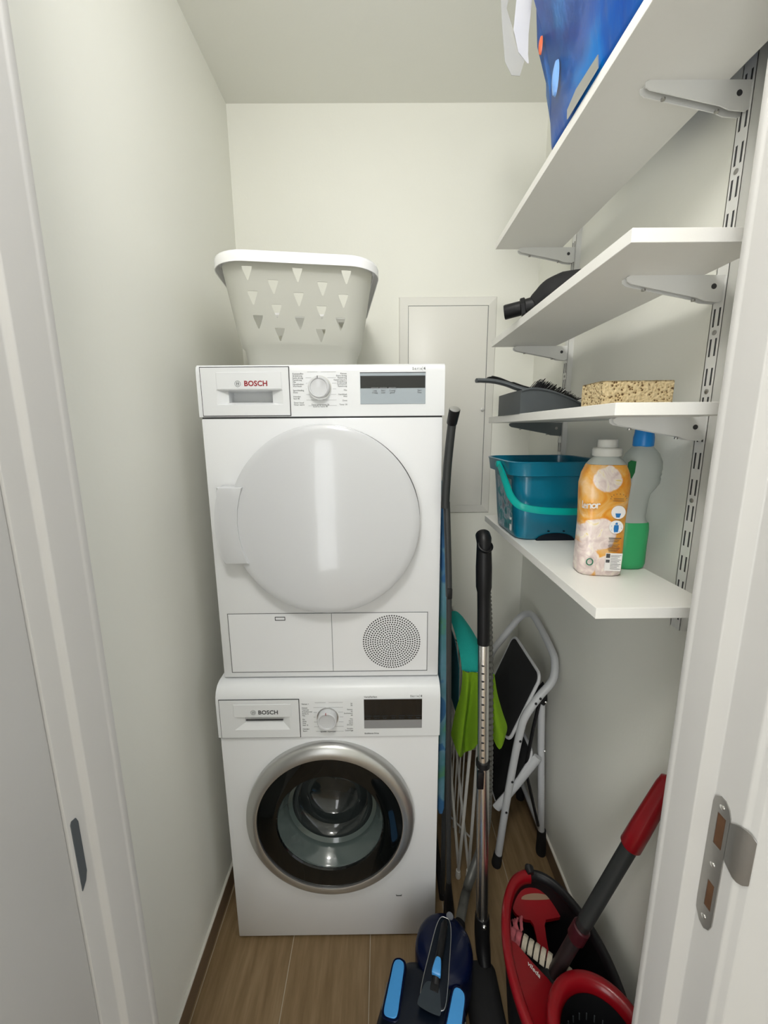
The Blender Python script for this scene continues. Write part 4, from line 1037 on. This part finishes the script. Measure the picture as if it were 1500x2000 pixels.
# ------------------------------------------------------------------ canister vacuum
vc = tag(empty('vacuum_cleaner', (.603, -.142, FZ), -math.radians(20)), 'navy canister vacuum with light blue ovals lying on the floor in front', 'vacuum cleaner')
def vo_(name, bm, m_, parent=None, ang=40): return obj(name, bm, m_, parent or vc, ang=ang)
h0 = -FZ
def bodyring(s, z_, dv=0):
    P = [(0, -.030), (.040, -.034), (.070, -.045), (.092, -.068), (.104, -.10), (.110, -.15), (.112, -.21), (.110, -.27), (.100, -.31), (.07, -.335), (0, -.342)]
    P = smoothpts([(a, c, 0) for a, c in P], 4)
    full = [(-.024+p.x*.95*s, -.19+(p.y+.19)*s+dv, z_) for p in P]+[(-.024-p.x*.95*s, -.19+(p.y+.19)*s+dv, z_) for p in P[::-1][1:-1]]
    return full
bm = B(); loft(bm, [bodyring(.82, .012), bodyring(.95, .03), bodyring(1.0, .08), bodyring(1.0, .14), bodyring(.985, .175), bodyring(.93, .194), bodyring(.80, .204), bodyring(.5, .209)])
vb = vo_('body', bm, NAVYD, ang=80)
bm = B(); lathe(bm, [(.055, .02), (.070, .05), (.0755, .11), (.0760, .19), (.0735, .203), (.066, .212), (.05, .2165), (.02, .218), (.001, .218)], 72); vo_('dust_chamber', bm, NAVY)
# light blue ovals with dark surrounds and silver edges
for s in (-1, 1):
    cu = -.026+s*.073
    pts = smoothpts([(0, .066, 0), (.010, .062, 0), (.0145, .050, 0), (.0155, .02, 0), (.0165, -.02, 0), (.017, -.055, 0), (.012, -.066, 0), (0, -.068, 0)], 4)
    ol = [(p.x, p.y) for p in pts]+[(-p.x, p.y) for p in pts[::-1][1:-1]]
    tl = math.radians(s*11); mxr = Matrix.Translation((cu, -.112, .2035)) @ Matrix.Diagonal((1.0, .76, 1, 1)) @ Matrix.Rotation(tl, 4, 'Y') @ Matrix.Rotation(math.radians(-s*3), 4, 'Z')
    for nm_, m_, sc, za, zb in (('oval_surround', NAVY, 1.28, -.012, .0035), ('blue_oval', SKYB, 1.0, -.005, .0058)):
        bm = B(); loft(bm, [[(a*sc, c*(1+(sc-1)*.35), za) for a, c in ol], [(a*sc, c*(1+(sc-1)*.35), zb-.0015) for a, c in ol], [(a*sc*.93, c*(1+(sc-1)*.35)*.98, zb) for a, c in ol]])
        bmesh.ops.transform(bm, matrix=mxr, verts=bm.verts[:]); o = vo_(nm_, bm, m_)
        if nm_ == 'blue_oval': o['label'] = 'light blue elongated oval'
    bm = B(); sweep(bm, [mxr @ Vector((s*(.024+.001*i*.3), -.030-.012*i+.04, -.004-.0004*i)) for i in range(8)], .0013, 8); vo_('silver_edge', bm, SILVER)
# centre handle panel
ol = [(p.x, p.y) for p in smoothpts([(0, .050, 0), (.010, .048, 0), (.017, .036, 0), (.022, .010, 0), (.0265, -.04, 0), (.0300, -.08, 0), (.030, -.112, 0), (.022, -.122, 0), (0, -.126, 0)], 5)]
full = [(a-.006, c) for a, c in ol]+[(-a-.006, c) for a, c in ol[::-1][1:-1]]
bm = B(); loft(bm, [[(a, c, .205) for a, c in full], [(a, c, .2245) for a, c in full], [(a*.95, c*.98, .2265) for a, c in full]]); vo_('handle_panel', bm, NAVYD)
bm = B(); sweep(bm, [(a, c, .2255) for a, c in full], .0009, 8, closed=True); vo_('silver_outline', bm, SILVER)
bm = B(); sweep(bm, smoothpts([(-.005, .040, .222), (-.005, .03, .229), (-.005, -.01, .233), (-.006, -.04, .232), (-.006, -.07, .228), (-.006, -.08, .222)], 5), [.007]*5+[.0095]*16+[.011]*5, 16); vo_('carry_handle', bm, BLACK)
bm = B(); loft(bm, [[(-.004+a*.36, -.052+c*.19, z_) for a, c in full] for z_ in (.232, .2415)]+[[(-.004+a*.30, -.052+c*.165, .2435) for a, c in full]]); o = vo_('button', bm, SKYB); o['label'] = 'small light blue button'
bm = B(); loft(bm, [[(-.006+a*.90, -.0985+c*.28, z_) for a, c in full] for z_ in (.2262, .2275)]); vo_('grey_pad', bm, PGREY)
bm = B(); box(bm, -.016, .004, -.0985, -.070, .226, .2290, .001, 1); vo_('latch_recess', bm, BLACK)
bm = B(); lathe(bm, [(.010, 0), (.009, .003)], 20, Matrix.Translation((.004, .064, .2145)), sy=.9); o = vo_('top_mark', bm, mat('mark_grey', (.16, .17, .2), .4))
for s in (-1, 1):
    bm = B(); lathe(bm, [(.030, -.006), (.055, -.005), (.060, 0), (.060, .010), (.054, .015), (.02, .017)], 40, Matrix.Translation((-.012+s*.108, -.25, .060)) @ Matrix.Rotation(s*PI/2, 4, 'Y')); vo_('wheel', bm, BLACKM)
bm = B(); lathe(bm, [(.016, 0), (.016, .018)], 20, Matrix.Translation((.009, .04, .016)) @ Matrix.Rotation(PI/2, 4, 'Y')); vo_('caster', bm, BLACKM)
# hose
RIB = mat('ribbed_hose', (.13, .13, .12), .35, metal=.3)
HP = [(.664, -.050, .110), (.684, -.005, .105), (.706, .036, .115), (.728, .048, .170), (.748, .052, .235), (.762, .056, .32), (.766, .062, .45), (.764, .075, .65), (.757, .090, .90), (.746, .098, 1.08), (.730, .096, 1.19), (.7255, .080, 1.243)]
P = smoothpts(HP, 26); bm = B()
sweep(bm, P, [.0112+.0030*(i % 2) for i in range(len(P))], 14); ho = obj('hose', bm, RIB, None, ang=20); attach(vc, ho)
bm = B(); mx, L_ = orient((.650, -.078, .112), (.668, -.044, .110)); lathe(bm, [(.0185, 0), (.0185, L_*.7), (.0150, L_)], 22, mx); ee = obj('hose_end', bm, BLACK, None); attach(vc, ee)

# ------------------------------------------------------------------ step stool
ss = tag(empty('step_stool', (.95, .33, FZ)), 'folded step stool with white tube frame and black treads, leaning on the right wall', 'step stool')
def tube(name, pts, r_, m_=TUBEW, k=7, n=16, root=ss, closed=False):
    bm = B(); P = smoothpts(pts, k, closed) if k > 1 else pts; sweep(bm, P, r_, n, closed=closed); o = obj(name, bm, m_, None); attach(root, o); return o
ny, fy = .200, .475
tube('front_frame', [(.856, ny-.004, .008), (.874, ny, .20), (.892, ny, .38), (.910, ny, .52), (.925, ny, .585), (.965, ny+.001, .655), (1.008, ny+.003, .715), (1.022, ny+.022, .760), (1.026, ny+.06, .790), (1.024, fy-.07, .832), (1.012, fy-.02, .822), (.985, fy-.002, .788), (.925, fy, .700), (.895, fy, .655), (.882, fy, .60), (.872, fy, .40), (.862, fy, .20), (.852, fy, .008)], .0125)
for yy in (ny-.004, fy):
    bm = B(); sweep(bm, [(.852, yy, FZ), (.8525, yy, FZ+.008), (.857, yy, .030)], [.0165, .0175, .0145], 16); attach(ss, obj('rubber_foot', bm, BLACKM, None))
for yy in (.232, .445):
    tube('rear_leg', [(.990, yy, .640), (1.000, yy, .45), (1.013, yy, .25), (1.026, yy, .04)], .0118, k=3)
    bm = B(); sweep(bm, [(1.0285, yy, FZ), (1.0283, yy, FZ+.01), (1.026, yy, .085)], [.0170, .0180, .0145], 16); attach(ss, obj('rubber_foot', bm, BLACKM, None))
bm = B(); sweep(bm, [(1.0245, .232, .075), (1.0245, .445, .075)], .009, 12); attach(ss, obj('cross_bar', bm, TUBEW, None))
# hinge plates
for yy in (.217, .460):
    bm = B(); prism(bm, [(.960, .668), (.985, .700), (1.000, .660), (1.003, .625), (.992, .612), (.975, .622), (.955, .640)], lambda u, v_, t: (u, yy+t, v_), -.003, .003); attach(ss, obj('hinge_plate', bm, BLACK, None))
def tread(p_top, p_bot, y0, y1, name):
    # slab lying in the slanted plane; top / bottom edge given as (x, z)
    t_ = Vector((p_top[0], 0, p_top[1])); b_ = Vector((p_bot[0], 0, p_bot[1])); d_ = b_-t_; L_ = d_.length; d_.normalize(); nn = Vector((0, 1, 0)).cross(d_).normalized()
    if nn.x > 0: nn = -nn
    ol = rrect((y1-y0)/2, L_/2, .028, 6)
    mid = (t_+b_)/2+Vector((0, (y0+y1)/2, 0))
    bm = B()
    R3 = lambda s, o_: [mid+Vector((0, a*s, 0))+d_*c*s+nn*o_ for a, c in ol]
    loft(bm, [R3(1, -.004), R3(1, .004), R3(.97, .006)]); 
    fr = obj(name, bm, BLACKM, None, ang=40); attach(ss, fr)
    bm = B(); sweep(bm, [mid+Vector((0, a*1.03, 0))+d_*c*1.03-nn*.001 for a, c in ol], .0055, 10, closed=True); attach(ss, obj('tread_rim', bm, TUBEW, None))
    return fr
tread((.972, .722), (.878, .480), .215, .462, 'tread')
tread((.965, .420), (.858, .200), .218, .460, 'tread')
# step side arms (white) and black braces
for yy in (.214, .462):
    bm = B(); sweep(bm, [(.984, yy, .412), (.915, yy, .300), (.848, yy, .205)], [.011, .010, .011], 12, flat=1.5); attach(ss, obj('step_arm', bm, TUBEW, None))
    bm = B(); sweep(bm, [(.980, yy+.004, .640), (.962, yy+.004, .52), (.945, yy+.004, .36)], .0058, 8); attach(ss, obj('brace', bm, BLACK, None))
    bm = B(); sweep(bm, [(.945, yy+.005, .36), (.975, yy+.005, .24), (1.005, yy+.005, .12)], .0052, 8); attach(ss, obj('brace', bm, BLACK, None))
bm = B()
for (x_, z_) in ((.966, .660), (.952, .642), (.908, .50), (.889, .34), (.8745, .215)): lathe(bm, [(.0042, 0), (.0042, .0015), (.002, .003)], 12, faceY(x_, ny-.0125, z_))
attach(ss, obj('rivets', bm, BLACK, None))
bm = B()
for (x_, z_) in ((.995, .630), (.948, .365), (1.004, .44)): lathe(bm, [(.0042, 0), (.0042, .0015), (.002, .003)], 12, faceY(x_, .209, z_))
attach(ss, obj('bolts', bm, CHROME, None))

# ------------------------------------------------------------------ red mop bucket
mb = tag(empty('mop_bucket', (.872, -.222, FZ)), 'red oval mop bucket with black inside and wringer on the floor by the door', 'mop bucket')
def egg(hw, hl, z_, cy=-.222, n=56, cx=.872):
    out = []
    for k in range(n):
        a = 2*PI*k/n; x_ = math.cos(a); y_ = math.sin(a)
        w = hw*(1-.10*max(0, y_)**1.5)
        out.append((cx+w*abs(x_)**.86*(1 if x_ >= 0 else -1), cy+hl*y_, z_))
    return out
ZT = .262
bm = B(); loft(bm, [egg(.098, .165, FZ+.001), egg(.105, .173, FZ+.01), egg(.115, .188, .12), egg(.126, .202, ZT-.02)], True, False)
vb_ = loft(bm, [egg(.116, .190, ZT-.02), egg(.106, .18, .12), egg(.097, .163, .0)], False, True)
attach(mb, obj('tub', bm, BLACK, None, ang=50))
# rim collar : red from the far tip round the left side, black on the wall side
def collar(name, m_, prof, k0, k1):
    bm = B(); rings_ = []
    n_ = 72
    cols_ = []
    for k in range(k0, k1+1):
        col_ = []
        for (hw, hl, z_) in prof:
            a = 2*PI*k/n_; x_, y_ = math.cos(a), math.sin(a); w = hw*(1-.10*max(0, y_)**1.5)
            col_.append((.872+w*abs(x_)**.86*(1 if x_ >= 0 else -1), -.222+hl*y_, z_))
        cols_.append(col_)
    loft(bm, cols_); o = obj(name, bm, m_, None, ang=60); attach(mb, o); return o
collar('rim', REDP, [(.124, .199, ZT-.034), (.129, .205, ZT-.030), (.132, .208, ZT-.012), (.130, .206, ZT-.002), (.124, .200, ZT+.002), (.113, .189, ZT-.001), (.108, .184, ZT-.012), (.108, .184, ZT-.024)], 18, 56)
collar('dark_rim', BLACK, [(.124, .199, ZT-.034), (.129, .205, ZT-.030), (.131, .207, ZT-.012), (.129, .205, ZT-.002), (.124, .200, ZT), (.118, .194, ZT-.004), (.114, .190, ZT-.014), (.112, .188, ZT-.024)], -16, 18)
bm = B(); sweep(bm, [(.872, -.012, ZT-.004), (.872, -.020, ZT+.004), (.872, -.032, ZT+.002)], [.010, .013, .009], 12); attach(mb, obj('handle_lug', bm, BLACK, None))
# far end: red grip with slot
bm = B(); ol = [(.812, -.055), (.826, -.040), (.850, -.030), (.885, -.026), (.920, -.031), (.942, -.044), (.950, -.062), (.945, -.078), (.915, -.082), (.893, -.090), (.888, -.150), (.866, -.150), (.862, -.090), (.840, -.082), (.815, -.072)]
ol = [(p.x, p.y) for p in smoothpts([(a, c, 0) for a, c in ol], 3, True)]
def gz(y_): return .222-(-.03-y_)*.8
loft(bm, [[(a, c, gz(c)-.010) for a, c in ol], [(a, c, gz(c)) for a, c in ol]]); gg = obj('grip_plate', bm, REDP, None, ang=40); attach(mb, gg)
bm = B(); ol = [(.882+.042*math.cos(a), -.052+.0085*math.sin(a)*(1 if math.sin(a) > 0 else .2)) for a in [2*PI*k/24 for k in range(24)]]
loft(bm, [[(a, c, gz(c)-.002) for a, c in ol], [(a, c, gz(c)+.0008) for a, c in ol]]); o = obj('grip_slot', bm, mat('slot_beige', (.26, .16, .10), .6), None); sub(gg, o, mb)
# wringer at near end: red ring with black perforated basket
wr = []
def oring(rx, ry, z_, cx=.903, cy=-.336, n=48): return [(cx+rx*math.cos(2*PI*k/n), cy+ry*math.sin(2*PI*k/n), z_) for k in range(n)]
bm = B(); loft(bm, [oring(.106, .104, ZT-.030), oring(.108, .106, ZT+.006), oring(.104, .102, ZT+.014), oring(.094, .092, ZT+.017), oring(.084, .082, ZT+.012), oring(.080, .078, ZT-.004), oring(.078, .076, ZT-.03)], False, False)
attach(mb, obj('wringer_ring', bm, REDP, None, ang=60))
bm = B(); loft(bm, [oring(.078, .076, ZT-.01), oring(.070, .068, ZT-.07), oring(.055, .053, ZT-.12), oring(.03, .03, ZT-.13)], False, True)
attach(mb, obj('wringer_cone', bm, BLACK, None))
bm = B()
for k in range(26):
    a = 2*PI*k/26
    for (rr, zz) in ((.0695, ZT-.062),):
        sweep(bm, [(.903+rr*math.cos(a), -.336+rr*.97*math.sin(a), zz+.008), (.903+(rr-.002)*math.cos(a), -.336+(rr-.002)*.97*math.sin(a), zz-.008)], .0013, 5)
rb = obj('wringer_ribs', bm, GREYP, None); rb['kind'] = 'stuff'; attach(mb, rb)
# red apron between rim and wringer, with lettering
bm = B()
top = [(.752, -.175), (.765, -.158), (.785, -.165), (.815, -.192), (.845, -.214), (.872, -.232), (.83, -.262), (.803, -.30), (.798, -.345), (.760, -.345), (.748, -.28), (.746, -.22)]
def az(a, c): return ZT-.012-.42*max(0, a-.752)
loft(bm, [[(a, c, az(a, c)-.004) for a, c in top], [(a, c, az(a, c)) for a, c in top]]); ap = obj('apron', bm, REDP, None, ang=25); attach(mb, ap)
rt = Matrix.Rotation(math.radians(-40), 4, 'Z')
bm = text_mesh('vileda', .0135, .8020, -.1965, 0, space=1.0, bold=.0003, rotm=rt)
for v_ in bm.verts: v_.co.z = az(v_.co.x, v_.co.y)+.0008+v_.co.z*.5
o = obj('lettering', bm, WHITEP, None, smooth=False); sub(ap, o, mb)

# mop standing in the bucket
mp_ = tag(empty('mop', (.85, -.2, .12)), 'mop with a dark grey stick and red grip standing in the red bucket', 'mop')
P0, P1 = Vector((.868, -.208, .225)), Vector((1.034, -.252, .800))
def ml(t): return P0+(P1-P0)*t
bm = B(); sweep(bm, [ml(-.02), ml(.3), ml(.78)], .0150, 20); attach(mp_, obj('stick', bm, mat('stick_grey', (.016, .013, .013), .4), None)); 
bm = B(); sweep(bm, [ml(.30), ml(.50), ml(.76)], .0156, 20); attach(mp_, obj('upper_stick', bm, DGRIP, None))
bm = B(); sweep(bm, [ml(.715), ml(.72), ml(.80), ml(1.0), ml(1.03), ml(1.04)], [.0185, .0205, .0200, .0170, .0150, .008], 24); g2 = obj('grip', bm, REDP, None); attach(mp_, g2); g2['label'] = 'red grip'
bm = B(); mx, L_ = orient(tuple(ml(.20)), tuple(ml(.27))); lathe(bm, [(.017, 0), (.019, .004), (.019, L_-.003), (.0165, L_)], 24, mx); attach(mp_, obj('socket_ring', bm, mat('dark_red_plastic', (.045, .006, .010), .35), None))
bm = B(); sweep(bm, [ml(-.02), ml(-.10)+Vector((0, .01, 0)), ml(-.17)+Vector((0, .02, 0))], [.018, .032, .040], 20); attach(mp_, obj('mop_head', bm, BLACKM, None))
BEIGE = mat('beige_fringe', (.50, .45, .36), .9, noise=(150, .25), bump=.6, bscale=300); RW = mat('red_fringe', (.42, .10, .12), .9, noise=(120, .5), bump=.6, bscale=300)
rn = random.Random(4)
# fringe strips lying over the inner edge : individually built
for i in range(11):
    t = i/10
    a = Vector((.783, -.142, .222)); c = Vector((.905, -.228, .222)); p = a+(c-a)*t
    d_ = Vector((.30, .45, 0)).normalized()
    m_ = RW if i < 2 else BEIGE
    w = .0062; nrm_ = (c-a).normalized()
    bm = B(); rings_ = []
    for j, (s_, zz) in enumerate(((-.010, -.006), (0, .003), (.012, .004), (.024, -.004), (.032, -.03), (.034, -.07))):
        q_ = p+d_*s_+Vector((0, 0, zz+rn.uniform(-.0015, .0015)))
        rings_.append([q_+nrm_*w*aa+Vector((0, 0, .0022*bb)) for aa, bb in ((-.9, -1), (.9, -1), (.9, 1), (0, 1.5), (-.9, 1))])
    loft(bm, rings_); attach(mp_, obj('fringe_strip', bm, m_, None, ang=60))
for i in range(7):
    bm = B(); x_ = .788+.0045*i; P = smoothpts([(x_, -.150+.004*i, .214), (x_+rn.uniform(-.004, .006), -.128+.003*i, .220), (x_+rn.uniform(-.003, .01), -.108+.002*i, .212), (x_+.006, -.092, .19)], 4)
    sweep(bm, P, [.0026+.0006*(k % 2) for k in range(len(P))], 7); attach(mp_, obj('fringe_cord', bm, RW, None))

bpy.context.view_layer.update()

# lettering and tiny print stay joined; everything else that came out as several loose pieces becomes single parts
def split_loose(o):
    bm = bmesh.new(); bm.from_mesh(o.data); bm.verts.ensure_lookup_table(); seen = set(); comps = []
    for v0 in bm.verts:
        if v0.index in seen: continue
        st_, comp = [v0], []
        seen.add(v0.index)
        while st_:
            a = st_.pop(); comp.append(a.index)
            for e in a.link_edges:
                b_ = e.other_vert(a)
                if b_.index not in seen: seen.add(b_.index); st_.append(b_)
        comps.append(set(comp))
    bm.free()
    if len(comps) < 2: return
    src = o.data
    for i, cs in enumerate(comps):
        b2 = bmesh.new(); b2.from_mesh(src)
        bmesh.ops.delete(b2, geom=[v for v in b2.verts if v.index not in cs], context='VERTS')
        me = bpy.data.meshes.new(src.name); b2.to_mesh(me); b2.free()
        for m_ in src.materials: me.materials.append(m_)
        if i == 0: o.data = me; tgt = o
        else:
            tgt = o.copy(); tgt.data = me; COL.objects.link(tgt)
NAMES_SPLIT = ('screw', 'rivets', 'bolts', 'notches', 'feet', 'drain_mark', 'handle_pivot', 'latch_hole', 'label_patches', 'label_icons', 'label_marks')
REN = {'rivets': 'rivet', 'bolts': 'bolt', 'notches': 'notch', 'feet': 'foot', 'label_patches': 'label_patch', 'label_icons': 'label_icon', 'label_marks': 'label_mark'}
for o in list(S.objects):
    if o.type != 'MESH': continue
    base = o.name.split('.')[0]
    if base in REN: o.name = REN[base]
    if base in NAMES_SPLIT: split_loose(o)
    if 'lettering' in base or base in ('program_lines', 'small_print', 'emblem', 'wringer_ribs', 'flap_seam', 'drawer_gap'): o['kind'] = 'stuff'
bpy.context.view_layer.update()
